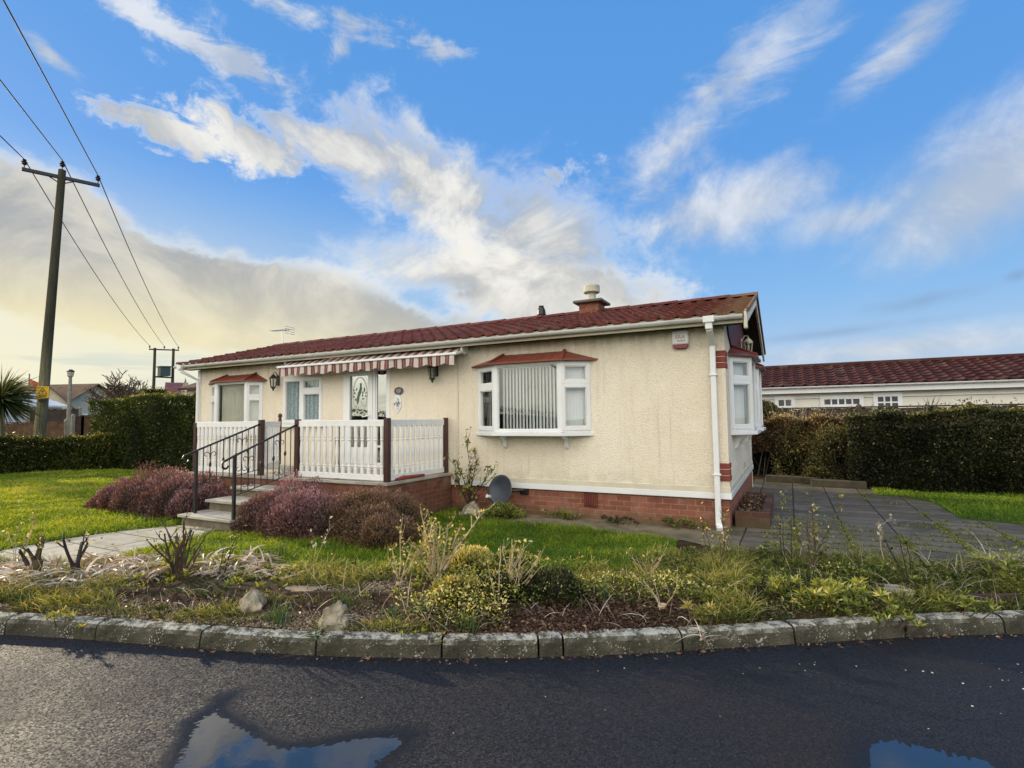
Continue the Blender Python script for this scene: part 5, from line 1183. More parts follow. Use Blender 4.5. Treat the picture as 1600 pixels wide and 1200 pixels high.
hedge('hedge', 'tall dark green hedge behind the small lawn at right', [(1.05, yH+.25), (9, yH+.15)], 60000, .06, 'hedge_r', lambda s: rz+.04*np.sin(s*30)+.03*np.sin(s*77)+np.where(s < .06, -.1, 0), .5, rag=.14, tn=.0)
hedge('hedge', 'thin brown leaved hedge with bare dark stems behind the patio', [(-1.4, 15.1), (.4, 14.9), (1.25, 14.5)], 26000, .055, 'hedge_b', lambda s: 1.44+.06*np.sin(s*17), .40, core=False, stems=26, gaps=lambda s, P: P[:, 2] > .60+.25*fbm(P, 2.), rag=.12, tn=.10)
# dark backing leaves put in for the shaded void under that hedge
hedge('hedge', 'dark leaves filling the shaded void below the thin brown hedge', [(-1.6, 15.55), (1.6, 15.3)], 9000, .05, 'leaf_dark', lambda s: 1.02+.08*np.sin(s*11), .3, tn=-.15)
sprig_bush('shrub', 'olive green shrub joining the brown hedge to the taller green hedge', 'shrub', [((.95, 14.05, 0), (.75, .55, 1.62), .6), ((.35, 14.6, .0), (.7, .5, 1.5), .4)], 9000, (.04, .075), (.022, .036), 'hedge_r', .3, .35, core=False, tn=.04)
sprig_bush('shrub', 'small bush with pale leaves under the brown hedge', 'shrub', [((.55, 13.95, 0), (.42, .3, .42), 1.)], 1500, (.04, .07), (.022, .035), 'leaf_dark', .3, .35, core=False, tn=.22)
# blade clumps
def clump(name, label, cat, loc, n, L, spread, w, mat, bend=.4, lean=.35, group=None, tn=0., z=0.):
    P = np.column_stack([rng.normal(0, spread[0], n), rng.normal(0, spread[1], n), np.full(n, z)])
    D = np.column_stack([P[:, 0]*lean*3+rng.normal(0, lean, n), P[:, 1]*lean*3+rng.normal(0, lean, n), np.ones(n)])
    V, Fq, m_ = curlset(P, D, rng.uniform(L*.6, L*1.2, n), w, rng.uniform(bend*.3, bend*1.2, n))
    T_ = np.clip(rng.normal(.5+tn, .17, n), 0, 1)
    o = npmesh(name, V, Fq, np.repeat(T_, m_)*np.tile(np.repeat(np.linspace(.6, 1.2, m_//2), 2), n), mat)
    zz = float(bed_z(np.array([[loc[0], loc[1]]]))[0]) if len(loc) == 2 else loc[2]
    o.location = (loc[0], loc[1], zz-.01); return tag(o, label, cat, group)
DG = 'daffodil leaf clumps in the bed'
for (px, py, n, L, sp, lb) in [(432, 968, 46, .17, (.06, .04), 'grey green daffodil leaves left of the pale boulder'), (540, 945, 46, .15, (.08, .04), 'daffodil leaves behind the pale boulder by the edging board'),
        (480, 895, 44, .13, (.08, .04), 'daffodil shoots at the lawn edge behind the flat sandy stone'), (515, 893, 30, .13, (.07, .04), 'daffodil shoots at the lawn edge, second clump from the left'), (575, 900, 34, .14, (.08, .04), 'daffodil shoots at the lawn edge left of the dry rose'),
        (652, 958, 30, .17, (.035, .03), 'daffodil shoots beside the pale variegated shrub'), (735, 975, 34, .17, (.05, .03), 'daffodil shoots in the dark soil under the variegated shrub'), (990, 885, 26, .20, (.05, .04), 'tall daffodil shoots at the shaded lawn edge'),
        (945, 945, 9, .26, (.012, .012), 'lone upright daffodil shoot in the brown leaf litter'), (30, 935, 30, .12, (.05, .03), 'daffodil shoots in front of the edging at far left'), (170, 935, 24, .11, (.05, .03), 'daffodil shoots in front of the edging below the rose stumps'),
        (440, 872, 24, .20, (.05, .03), 'pale tipped shoots by the lawn above the boulders')]:
    clump('daffodil_clump', lb, 'daffodil leaves', Gd(px, py, -.01)[:2], n, L, sp, .009, 'strap', .15, .14, DG)
clump('spiky_plant', 'spiky strap leaved plant in front of the pale boulder', 'plant', Gd(492, 988, -.04)[:2], 22, .13, (.02, .02), .018, 'strap', .8, .8)
clump('spiky_plant', 'spiky tuft below the reddish edging board', 'plant', Gd(612, 965, -.04)[:2], 26, .15, (.02, .02), .012, 'strap', .7, .7)
clump('grass_tuft', 'bright light green tuft beside the mid bed shrub', 'grass tuft', Gd(755, 945, -.02)[:2], 70, .16, (.03, .03), .006, 'bedgrass', .6, .5, tn=.22)
# straw / dead foliage
def straw(label, P, L, n, mat='straw', w=.017, flat=.35, cat='dead foliage', name='dead_foliage'):
    k = rng.integers(0, len(P), n); Q = np.array(P)[k]+rng.normal(0, .05, (n, 2)); D = np.column_stack([rng.normal(size=(n, 2)), np.abs(rng.normal(0, flat, n))+.12])
    z = bed_z(Q)+np.abs(rng.normal(0, .03, n))
    V, Fq, m_ = curlset(np.column_stack([Q, z])-np.array(list(Q.mean(0))+[0]), D, rng.uniform(L*.5, L*1.4, n), w*rng.uniform(.7, 1.5, n), rng.uniform(.2, 1.0, n))
    V[:, 2] = np.maximum(V[:, 2], -.03)
    o = npmesh(name, V, Fq, np.repeat(np.clip(rng.normal(.5, .25, n), 0, 1), m_), mat); o.location = (*Q.mean(0), 0); return tag(o, label, cat, 'piles of dead straw coloured leaves')
straw('pile of dead straw coloured leaves below the garden path at left', [Gd(px, py)[:2] for px in range(130, 250, 12) for py in (882, 894, 906)], .24, 900)
straw('dead curled leaves around the two cut rose stumps', [Gd(px, py)[:2] for px in range(-10, 120, 12) for py in (893, 905, 915)], .20, 640)
straw('dead straw leaves right of the many stemmed rose', [Gd(px, py)[:2] for px in range(320, 420, 12) for py in (876, 888, 898)], .19, 480)
straw('grey dead leaves beside the flat sandy stone', [Gd(px, py)[:2] for px in range(405, 480, 12) for py in (893, 902)], .10, 150)
clump('dry_grass', 'clump of dry pale ornamental grass at the right edge', 'dry grass', Gd(1572, 895)[:2], 130, .36, (.09, .07), .007, 'straw', .7, .45)
clump('dry_grass', 'smaller tuft of dry pale stalks beside the patio at right', 'dry grass', Gd(1508, 900)[:2], 40, .22, (.12, .05), .006, 'straw', .5, .4)
clump('dry_grass', 'drooping dry blades hanging over the kerb', 'dry grass', Gd(1098, 992, -.05)[:2], 9, .26, (.015, .015), .008, 'straw', 1.3, 1.2)
clump('dry_grass', 'tall dry brown stalks rising above the hedge behind the patio', 'dry grass', (.15, 15.0, .9), 90, 1.05, (.50, .05), .008, 'straw', .15, .08, tn=-.1)
clump('leafy_shoots', 'thin leafy shoots sticking up above the right hedge', 'plant', (Ay(1450, 640, 13.4)[0], 13.4, rz-.1), 16, .42, (.05, .05), .022, 'leaf_dark', .2, .15, z=0)
# leafy perennials
def rosette_clump(label, loc, n, r, L, mat, tn=0., per=16, hgt=.12, name='perennial', cat='perennial'):
    Ps, Ds = [], []
    for i in range(n):
        c = np.array([R_.gauss(0, r[0]), R_.gauss(0, r[1]), R_.uniform(.3, 1)*hgt])
        a = np.linspace(0, 6.28*2.4, per)+R_.uniform(0, 6); e = np.linspace(.0, 1.1, per); Ps.append(np.tile(c, (per, 1))); Ds.append(np.column_stack([np.cos(a)*np.cos(e), np.sin(a)*np.cos(e), np.sin(e)]))
    P, D = np.concatenate(Ps), np.concatenate(Ds); m_ = len(P); V, Fq = leafset(P, D+rng.normal(0, .15, D.shape), rng.uniform(L*.7, L*1.2, m_), L*.24, .2)
    T_ = np.clip(rng.normal(.5+tn, .15, m_)+.3*(P[:, 2]/hgt-.6), 0, 1)
    mb = MB()
    t = thing(name, label, cat, (loc[0], loc[1], float(bed_z(np.array([loc[:2]]))[0])), 'leafy perennials in the bed')
    o = npmesh('foliage', V, Fq, np.repeat(T_, 4), mat); o.parent = t
    for i in range(n): c = Ps[i][0]; mb.tube([(c[0]*.7, c[1]*.7, -.02), c], [.005, .003], 4, cap=False)
    o = mb.build('stems', 'twig'); o.parent = t
rosette_clump('bright whorled euphorbia clump at the kerb by the drooping dry blades', Gd(1092, 972, -.03)[:2], 9, (.05, .04), .065, 'leaf_pale', 0, 18, .15)
rosette_clump('spreading leafy perennial clump right of the bed centre', Gd(1305, 945, -.03)[:2], 46, (.24, .12), .085, 'leaf', .10, 14, .15)
rosette_clump('low leafy clump at the kerb beside the big perennial', Gd(1370, 965, -.03)[:2], 22, (.14, .07), .06, 'leaf', .05, 12, .10)
rosette_clump('leafy clump in front of the shaded lawn', Gd(1210, 930, -.02)[:2], 40, (.26, .14), .06, 'leaf', .0, 12, .12)
rosette_clump('green leafy clump at the right picture edge', Gd(1590, 915, -.02)[:2], 22, (.14, .12), .08, 'leaf', .05, 12, .2)
rosette_clump('dark leafy clump beside the flat grey stone', Gd(1490, 945, -.02)[:2], 26, (.18, .10), .06, 'leaf', -.05, 12, .10)
rosette_clump('small leafy weeds between pale boulder and variegated shrub', Gd(630, 985, -.04)[:2], 26, (.22, .05), .035, 'leaf', .0, 10, .05)
rosette_clump('ferny weeds at the foot of the brick skirting, left clump', (Ay(880, 815, W-.1)[0], W-.14), 26, (.16, .05), .06, 'leaf', .0, 12, .11)
rosette_clump('dark ferny weeds at the foot of the brick skirting, middle clump', (Ay(975, 825, W-.1)[0], W-.22), 22, (.12, .06), .055, 'leaf_dark', .1, 12, .10)
rosette_clump('ferny weeds at the foot of the brick skirting by the downpipe', (Ay(1065, 825, W-.1)[0], W-.16), 30, (.17, .06), .06, 'leaf', -.05, 12, .12)
rosette_clump('small leafy plant among the dead leaves at far left', Gd(112, 905, -.01)[:2], 10, (.05, .04), .05, 'leaf', .05, 12, .08)
rosette_clump('pale green leafy plant behind the dark edging board', Gd(262, 900, -.01)[:2], 14, (.08, .05), .05, 'leaf', .15, 12, .09)
rosette_clump('light green weeds in front of the many stemmed rose', Gd(95, 960, -.03)[:2], 16, (.14, .05), .04, 'leaf', .15, 12, .07)
# roses
def rose(label, base, stems, r0, mat, leaves=0, lmat='leaf', fan=.5, twigs=2, lean=(0, 0), name='rose_bush', cat='rose bush', stub=0., kink=.10, tl=.5, ls=1.):
    """stems: list of heights"""
    z = float(bed_z(np.array([base]))[0]) if base[1] < 6.6 else 0.; b = V3((*base, z-.02)); t = thing(name, label, cat, b, 'bare pruned roses in the bed'); mb = MB(); tips = []
    if stub: mb.tube([b, b+(R_.gauss(0, .02), R_.gauss(0, .02), stub)], [r0*2.2, r0*1.8], 7)
    if not stub: mb.tube([b-(0, 0, .03), b+(0, 0, .045)], [.055, .035], 6)
    for h in stems:
        a = R_.uniform(0, 6.28); o = V3((math.cos(a)*R_.uniform(.3, 1)*fan+lean[0], math.sin(a)*R_.uniform(.2, .8)*fan*.7+lean[1], 1)); o = nrm(o); p = b+(R_.gauss(0, .02), R_.gauss(0, .02), stub*.8); pts = [p]; d = o
        k_ = max(3, int(h/.09))
        for i in range(k_):
            d = nrm(d+V3((R_.gauss(0, kink), R_.gauss(0, kink), R_.gauss(.02, kink*.6)))); p = p+d*h/k_; pts.append(p)
            for _t in range(R_.choice((0, 1, 1, 2)) if i > 0 and R_.random() < .42*twigs else 0):
                td = nrm(d+V3((R_.gauss(0, .7), R_.gauss(0, .6), R_.uniform(0, .5)))); L_ = R_.uniform(.05, .16)*tl*2; q = p+td*L_*.5; q2 = q+nrm(td+V3((0, 0, .4)))*L_*.5
                mb.tube([p, q, q2], [r0*.38, r0*.28, r0*.15], 4, cap=False); tips.append(q2)
                if R_.random() < .6: q3 = q+nrm(td+V3((R_.gauss(0, .6), R_.gauss(0, .6), .2)))*L_*.45; mb.tube([q, q3], [r0*.26, r0*.14], 4, cap=False); tips.append(q3)
        mb.tube(pts, [r0*(.85-.55*i/len(pts))*R_.uniform(.85, 1.2) for i in range(len(pts))], 5); tips.append(pts[-1]); tips += pts[len(pts)//2:]
    o = mb.build('stems', mat); o.parent = t; o.location = -t.location
    if leaves:
        T3 = np.array(tips); k = rng.integers(0, len(T3), leaves); P = T3[k]+rng.normal(0, .018, (leaves, 3)); D = rng.normal(0, 1, (leaves, 3))+np.array([0, 0, .2])
        V, Fq = leafset(P, D, ls*rng.uniform(.022, .05, leaves), ls*rng.uniform(.014, .03, leaves), .25); o = npmesh('leaves', V, Fq, np.repeat(np.clip(rng.normal(.6, .25, leaves), 0, 1), 4), lmat); o.parent = t; o.location = -t.location
    return t
rose('many stemmed bare rose cut short in the left bed', Gd(282, 905, -.01)[:2], [.62, .5, .45, .55, .4, .48, .38, .5, .42, .36, .45, .52, .58], .017, 'twig', 60, 'leaf', .95, 3)
rose('thick cut rose stump at far left with forked top', Gd(52, 905, -.01)[:2], [.2, .18, .26, .16, .22], .024, 'twig', 16, 'leaf', .9, 2, stub=.2)
rose('dark bent rose stump with raised arm, second from left', Gd(118, 905, -.01)[:2], [.24, .3, .22, .2], .022, 'darkstem', 30, 'leaf', 1.0, 2, stub=.16)
rose('long thin leaning rose stems with dry leaves at far left', Gd(25, 880, -.0)[:2], [.55, .5, .62, .45, .4], .006, 'deadstem', 40, 'leaf_pale', .35, 1, lean=(.45, .1))
rose('thin dark rose stems left of the brown boulder', Gd(345, 905, -.01)[:2], [.38, .3, .42], .007, 'darkstem', 14, 'leaf', .5, 2)
rose('tall dry pale rose with tangled cut stems in mid bed', Gd(680, 912, -.01)[:2], [.85, .62, .55, .7, .5, .45, .6, .4, .5, .42, .55, .38, .66, .48, .58, .35, .44, .52], .012, 'deadstem', 380, 'leaf_pale', .75, 3)
rose('two stemmed pale dry rose left of the tangled one', Gd(625, 915, -.01)[:2], [.52, .4, .46, .34, .3, .42], .009, 'deadstem', 120, 'leaf_pale', .7, 3, lean=(.15, 0))
rose('pale arching dry twigs beside the leafy mound', Gd(800, 935, -.01)[:2], [.5, .42, .46, .36, .4, .33, .38, .45, .3, .41, .36, .44, .34], .007, 'deadstem', 90, 'leaf_pale', .85, 3, lean=(.2, .1))
rose('long pale rose stem standing up from the dark shrub', Gd(775, 945, -.01)[:2], [.5, .36], .009, 'deadstem', 8, 'leaf_pale', .3, 1)
rose('twiggy dry rose with pale leaves in front of the downpipe', Gd(1120, 888, -.0)[:2], [.5, .42, .55, .38, .46, .34, .6], .006, 'twig', 60, 'leaf_pale', .7, 3)
rose('tall red budded rose with pale leaves at the patio edge', Gd(1272, 893, .0)[:2], [.72, .6, .66, .52, .45, .5], .009, 'twig', 130, 'leaf_pale', .38, 2)
rose('slender rose with white edged leaves nearest the brick planter', Gd(1228, 880, .0)[:2], [.66, .5, .4], .006, 'darkstem', 70, 'leaf_pale', .22, 2)
rose('thin dark arching bare stems at the patio front', Gd(1420, 915, .0)[:2], [.45, .5, .38, .42], .006, 'darkstem', 10, 'leaf_dark', .9, 2)
rose('single dry flower stalk with feathery head on the patio edge', Gd(1385, 885, .0)[:2], [.42], .005, 'deadstem', 30, 'straw', .3, 3)
rose('dry thin weed stalks in front of the shaded lawn', Gd(1010, 900, .0)[:2], [.3, .34, .26, .3, .24, .36, .3], .004, 'deadstem', 24, 'leaf_pale', 1.4, 2, name='weed_stalks', cat='weed stalks')
rose('dry brown weed stalks lying toward the kerb', Gd(1035, 950, -.02)[:2], [.3, .34, .26, .3], .005, 'deadstem', 0, 'straw', 1.6, 2, name='weed_stalks', cat='weed stalks')
rose('thin dry stalk leaning over the sunlit lawn edge', Gd(485, 885, -.0)[:2], [.42, .3], .005, 'deadstem', 14, 'straw', .2, 2, lean=(.45, .1), name='weed_stalks', cat='weed stalks')
rose('climbing shrub with glossy leaves at the terrace corner', (Ay(738, 790, W-.35)[0], W-.35), [1.2, .95, .8, .7, 1.1, .6, .9], .012, 'darkstem', 420, 'leaf', .34, 3, name='climbing_shrub', cat='climbing shrub', tl=.9, ls=1.5)

# ================================================================== BACKGROUND
# utility pole
pt_, pb_ = V3(Dd(97, 268, 25)), V3(Dd(62, 683, 25)); dl_ = (pt_-pb_)/(pt_[2]-pb_[2]); pb0 = pb_-dl_*(pb_[2]+.3)
up = thing('utility_pole', 'tall wooden utility pole with crossarm and three insulators at left', 'utility pole', (pb0[0], pb0[1], 0))
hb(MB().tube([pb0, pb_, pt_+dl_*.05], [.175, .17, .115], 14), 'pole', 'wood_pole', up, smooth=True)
ca_, cb_ = V3(Dd(34, 264, 25)), V3(Dd(156, 290, 25)); cd_ = nrm(cb_-ca_)
hb(MB().beam(ca_, cb_, .10, .12), 'crossarm', 'pole_dark', up, bevel=.008)
cm_ = ca_+cd_*np.dot(pt_-ca_, cd_)
for s in (-1, 1): hb(MB().beam(cm_+cd_*s*.45, pt_-dl_*.42+cd_*s*.1, .035, .03), 'brace', 'pole_dark', up)
INS = [ca_+cd_*.06, pt_+dl_*.05, cb_-cd_*.06]
ip = [(.018, 0), (.018, .10), (.05, .11), (.085, .15), (.05, .165), (.05, .18), (.095, .21), (.06, .235), (.045, .25), (.065, .28), (.04, .31), (.01, .32)]
for q in INS: hb(MB().lathe(ip, q+(0, 0, .06 if q is not INS[1] else .02), 10), 'insulator', 'porc', up)
tops = [q+V3((0, 0, .36)) for q in INS]
# yellow danger sign
sp = V3(Dd(66.5, 613, 24.75)); sv = nrm((-sp[0], -sp[1], 0)); su = np.cross((0, 0, 1), sv); su = -su if su.dot(V3((1, 0, 0))) < 0 else su
sp = sp+sv*.02
sg = hb(MB().obox(sp, su, sv, (0, 0, 1), (-.17, .17), (-.006, .006), (-.21, .21)), 'warning_sign', 'yellow', up); sg['label'] = 'yellow danger of death sign'
mb = MB(); q = sp+sv*.009
P3 = lambda x, y: q+su*x+V3((0, 0, y))
for a, b in (((-.115, -.06), (.115, -.06)), ((.115, -.06), (0, .16)), ((0, .16), (-.115, -.06))): mb.beam(P3(*a), P3(*b), .004, .02, sv) if False else mb.obox(P3(*a), nrm(P3(*b)-P3(*a)), np.cross(nrm(P3(*b)-P3(*a)), sv), sv, (0, np.linalg.norm(P3(*b)-P3(*a))), (-.009, .009), (0, .002))
mb.poly([P3(*p) for p in ((.01, .09), (-.035, .02), (-.005, .02), (-.02, -.04), (.04, .04), (.008, .04))], sv*.002)
mb.obox(P3(0, -.115), su, (0, 0, 1), sv, (-.12, .12), (-.012, .012), (0, .002)); mb.obox(P3(0, -.15), su, (0, 0, 1), sv, (-.09, .09), (-.009, .009), (0, .002))
hb(mb, 'warning_symbol', 'signblack', sg)
hb(MB().obox(sp-V3((0, 0, .30)), su, sv, (0, 0, 1), (-.10, .10), (-.004, .010), (-.04, .04)), 'number_plate', 'signblack', up)
# transformer pole far away
hd = 62; hA, hB_ = V3(Dd(242, 546, hd)), V3(Dd(271, 547, hd+.6)); hd_ = nrm(hB_-hA); hm = (hA+hB_)/2
hp = thing('transformer_pole', 'distant twin pole structure carrying a grey green transformer box', 'transformer pole', (hm[0], hm[1], 0))
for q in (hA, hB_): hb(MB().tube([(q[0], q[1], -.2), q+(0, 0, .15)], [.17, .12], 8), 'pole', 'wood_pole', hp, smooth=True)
hb(MB().beam(hA-hd_*.5, hB_+hd_*.5, .1, .12), 'crossarm', 'pole_dark', hp)
htops = []
for k_ in (-.45, np.linalg.norm(hB_-hA)/2, np.linalg.norm(hB_-hA)+.45):
    q = hA+hd_*k_; hb(MB().lathe(ip, q+(0, 0, .05), 8), 'insulator', 'porc', hp); htops.append(q+V3((0, 0, .35)))
zpl = Dd(255, 589, hd)[2]
hb(MB().beam((*(hA-hd_*.1)[:2], zpl), (*(hB_+hd_*.1)[:2], zpl), .14, .14), 'platform', 'pole_dark', hp)
tq = V3((*hm[:2], zpl+.1)); zt_ = Dd(255, 575, hd)[2]
hb(MB().obox(tq, hd_, np.cross((0, 0, 1), hd_), (0, 0, 1), (-.40, .50), (-.35, .35), (0, zt_-zpl)).obox(tq, hd_, np.cross((0, 0, 1), hd_), (0, 0, 1), (-.5, .6), (-.42, .42), (zt_-zpl, zt_-zpl+.1)), 'transformer', 'green_box', hp)
# wires: near span from behind-left of the camera to the pole, far span to the transformer pole
near_px = [(-60, 150), (-60, 30), (-60, -105)]
WL = ['left overhead wire from the pole crossarm to the distant transformer pole', 'middle overhead wire passing over the top of the utility pole', 'right overhead wire from the pole crossarm to the distant transformer pole']
fz = [V3(Dd(0, 212, 19.5)), V3(Dd(0, 125, 17.5)), V3(Dd(5, 0, 15.))]
for i in range(3):
    A = tops[i]; B = htops[i]; dirn = nrm((A-B)*np.array([1, 1, 0])); near = fz[i]+(fz[i]-A)*2.2
    pts = [near+(A-near)*f-V3((0, 0, 0.0*f*(1-f))) for f in np.linspace(0, 1, 10)]+[A+(B-A)*f-V3((0, 0, 2.2*f*(1-f))) for f in np.linspace(0, 1, 24)[1:]]
    tag(MB().tube(pts, .019, 4).build('overhead_wire', 'wire', loc=A), WL[i], 'wire', 'overhead wires')
# lamp post
lq = V3(Dd(110, 590, 33)); lb = (lq[0], lq[1], 0)
lpst = thing('lamp_post', 'slim pale lamp post with lantern head behind the fence', 'lamp post', lb)
zl = Dd(109, 655, 33)[2]
hb(MB().tube([(*lq[:2], 0), (*lq[:2], zl), (*lq[:2], zl+.02), lq], [.16, .16, .10, .07], 8), 'post', 'concrete', lpst)
hb(MB().lathe([(.06, 0), (.12, .07), (.14, .26), (.11, .28)], lq, 8), 'lamp_head', 'opalglass', lpst); hb(MB().lathe([(.16, .28), (.15, .32), (.06, .39)], lq, 8), 'lamp_cap', 'pole_dark', lpst)
# fences at left
def fence(label, pts, z0, z1, mat, post=True, posth=.08, name='fence', caps='concrete', step=1.8, rail=True):
    t = thing(name, label, 'fence', pts[0] if len(pts[0]) == 3 else (*pts[0], 0)); mb = MB()
    for a, b in zip(pts, pts[1:]):
        a, b = V3((a[0], a[1], 0)), V3((b[0], b[1], 0)); L = np.linalg.norm(b-a); d = (b-a)/L; n = int(L/.14); sd = np.cross((0, 0, 1), d)
        for i in range(n): mb.obox(a+d*L*i/n, d, sd, (0, 0, 1), (-.004, L/n+.004), (-.012+.007*(i % 2), .012+.007*(i % 2)), (z0, z1+R_.uniform(-.012, .012)), R_.random())
        if rail: mb.obox(a, d, sd, (0, 0, 1), (0, L), (-.04, .04), (z1+.01, z1+.05))
        if post:
            m_ = max(1, int(L/step))
            for i in range(m_+1):
                q = a+d*L*i/m_; hb(MB().box(q[0]-.06, q[0]+.06, q[1]-.06, q[1]+.06, -.1, z1+posth).lathe([(.09, z1+posth), (.05, z1+posth+.05), (.01, z1+posth+.06)], (q[0], q[1], 0), 4), 'post', caps, t)
    hb(mb, 'board_panel', mat, t); return t
fA, fB, fC = Dd(-30, 664, 31), Dd(103, 661, 31), Dd(128, 652, 31.5)
fence('low brown board fence with concrete posts behind the pole', [fA[:2], fB[:2]], 0, Dd(70, 661, 31)[2], 'fence')
fence('taller brown fence section right of the lamp post', [(fB[0]+.25, fB[1]+.15), fC[:2], Dd(175, 652, 32)[:2]], 0, Dd(115, 652, 31)[2], 'fence')
fence('dark brown fence in the middle distance behind the low one', [Dd(44, 645, 38)[:2], Dd(125, 645, 38)[:2]], 0, Dd(90, 640, 38)[2], 'fence_dark')
# gabled buildings
def gable(name, label, cat, p, q, depth, ze, zr, wallm, roofm, over=.3, axis='along', wins=(), parts=()):
    """p,q: front wall corners on the ground (x,y); ridge parallel to p-q if axis=='along' else perpendicular"""
    p, q = V3((*p[:2], 0)), V3((*q[:2], 0)); L = np.linalg.norm(q-p); U = (q-p)/L; D = np.array([-U[1], U[0], 0])
    if D.dot((p+q)/2) < 0: D = -D
    t = thing(name, label, cat, tuple((p+q)/2)); at = lambda u, d, z: tuple(p+U*u+D*d+V3((0, 0, z)))
    mb = MB(); mb.obox(p, U, D, (0, 0, 1), (0, L), (0, depth), (0, ze)); 
    if axis == 'along':
        for u in (.001, L-.001): mb.add([at(u, 0, ze), at(u, depth/2, zr), at(u, depth, ze)], [(0, 1, 2)])
    else:
        for d in (.001, depth-.001): mb.add([at(0, d, ze), at(L/2, d, zr), at(L, d, ze)], [(0, 1, 2)])
    hb(mb, 'wall', wallm, t, recalc=False)
    mb = MB(); th = V3((0, 0, .10)); sl = (zr-ze)/((depth if axis == 'along' else L)/2); o = over
    if axis == 'along': quads = [[at(-o, -o, ze-sl*o), at(L+o, -o, ze-sl*o), at(L+o, depth/2, zr), at(-o, depth/2, zr)], [at(-o, depth+o, ze-sl*o), at(L+o, depth+o, ze-sl*o), at(L+o, depth/2, zr+.002), at(-o, depth/2, zr+.002)]]
    else: quads = [[at(-o, -o, ze-sl*o), at(-o, depth+o, ze-sl*o), at(L/2, depth+o, zr), at(L/2, -o, zr)], [at(L+o, -o, ze-sl*o), at(L+o, depth+o, ze-sl*o), at(L/2, depth+o, zr+.002), at(L/2, -o, zr+.002)]]
    for qd in quads: mb.poly(qd, th)
    r = hb(mb, 'roof', roofm, t)
    for (u, z, w_, h_, cols, rows) in wins:
        fr = MB(); fr.obox(at(u, 0, z), U, -D, (0, 0, 1), (0, w_), (0, .05), (0, .09)); fr.obox(at(u, 0, z), U, -D, (0, 0, 1), (0, w_), (0, .05), (h_-.09, h_))
        for i in range(cols+1): c = (w_-.09)*i/cols; fr.obox(at(u, 0, z), U, -D, (0, 0, 1), (c, c+(.09 if i in (0, cols) else .05)), (0, .049), (.09, h_-.09))
        for j in range(1, rows): c = h_*j/rows; fr.obox(at(u, 0, z), U, -D, (0, 0, 1), (.09, w_-.09), (0, .047), (c-.02, c+.02))
        w = hb(fr, 'window', 'white', t); g_ = MB().obox(at(u, 0, z), U, -D, (0, 0, 1), (.05, w_-.05), (.012, .02), (.05, h_-.05)); hb(g_, 'pane', 'darkpane', w)
    return t, at, U, D, L
m, g = material('dark_pane'); finish(g, (.012, .013, .015), .05, None, .6); M['darkpane'] = m
# neighbour at right
yN = 19.0; nx0, nx1 = -3.2, 13.5; nze = Ay(1400, 600, yN)[2]; nzr = Ay(1400, 567, yN+2.3)[2]
nb = thing('neighbour_home', 'white neighbouring mobile home with dark red tiled roof behind the right fence', 'mobile home', ((nx0+nx1)/2, yN, 0))
M['pale_wall'] = simple('pale_wall', (.78, .74, .64), .85, .08, 1); hb(MB().box(nx0, nx1, yN, yN+4.6, -.1, nze-.05), 'wall', 'pale_wall', nb)
mb = pantiles(nx0-.3, nx1+.3, yN-.28, nze+.02, yN+2.3, nzr, 8, .30, seg=4, amp=.035, step=.04); mb.poly([(nx0-.3, yN+4.9, nze), (nx1+.3, yN+4.9, nze), (nx1+.3, yN+2.3, nzr), (nx0-.3, yN+2.3, nzr)])
mb.poly([(nx0-.2, yN-.2, nze-.02), (nx1+.2, yN-.2, nze-.02), (nx1+.2, yN+2.3, nzr-.04), (nx0-.2, yN+2.3, nzr-.04)])
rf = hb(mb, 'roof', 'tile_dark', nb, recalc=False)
hb(MB().tube([(nx0-.3, yN+2.3, nzr+.02), (nx1+.3, yN+2.3, nzr+.02)], .09, 8), 'ridge_tile', 'tile_dark', rf)
hb(gutter(yN-.32, nze, nx0-.3, nx1+.3), 'gutter', 'white', nb, recalc=False)
hb(MB().box(nx0-.2, nx1+.2, yN-.25, yN-.22, nze-.20, nze-.01).box(nx0-.1, nx1+.1, yN-.05, yN-.005, nze-.36, nze-.33), 'fascia_board', 'white', nb)
for (pxa, pxb, pya, pyb, c_, r_) in ((1211, 1242, 619, 640, 2, 1), (1282, 1349, 617, 638, 5, 1), (1366, 1409, 612, 655, 3, 3)):
    xa, za = Ay(pxa, pyb, yN)[0], Ay(pxa, pyb, yN)[2]; xb, zb = Ay(pxb, pya, yN)[0], Ay(pxb, pya, yN)[2]
    fr = MB(); b_ = .11
    fr.box(xa, xb, yN-.045, yN, za, za+b_).box(xa, xb, yN-.045, yN, zb-b_, zb).box(xa, xa+b_, yN-.0445, yN, za+b_, zb-b_).box(xb-b_, xb, yN-.0445, yN, za+b_, zb-b_)
    for i in range(1, c_): x = xa+b_+(xb-xa-2*b_)*i/c_; fr.box(x-.02, x+.02, yN-.035, yN, za+b_, zb-b_)
    for j in range(1, r_): z = za+b_+(zb-za-2*b_)*j/r_; fr.box(xa+b_, xb-b_, yN-.034, yN, z-.02, z+.02)
    w = hb(fr, 'window', 'white', nb); hb(MB().box(xa+.05, xb-.05, yN-.02, yN-.008, za+.05, zb-.05), 'pane', 'darkpane', w)
yF = 17.2; zF = Ay(1400, 637, yF)[2]
fence('weathered grey brown board fence below the neighbouring white home', [(-3, yF), (11, yF)], 0, zF, 'fence_dark', posth=.06, caps='fence_dark', step=2.2)
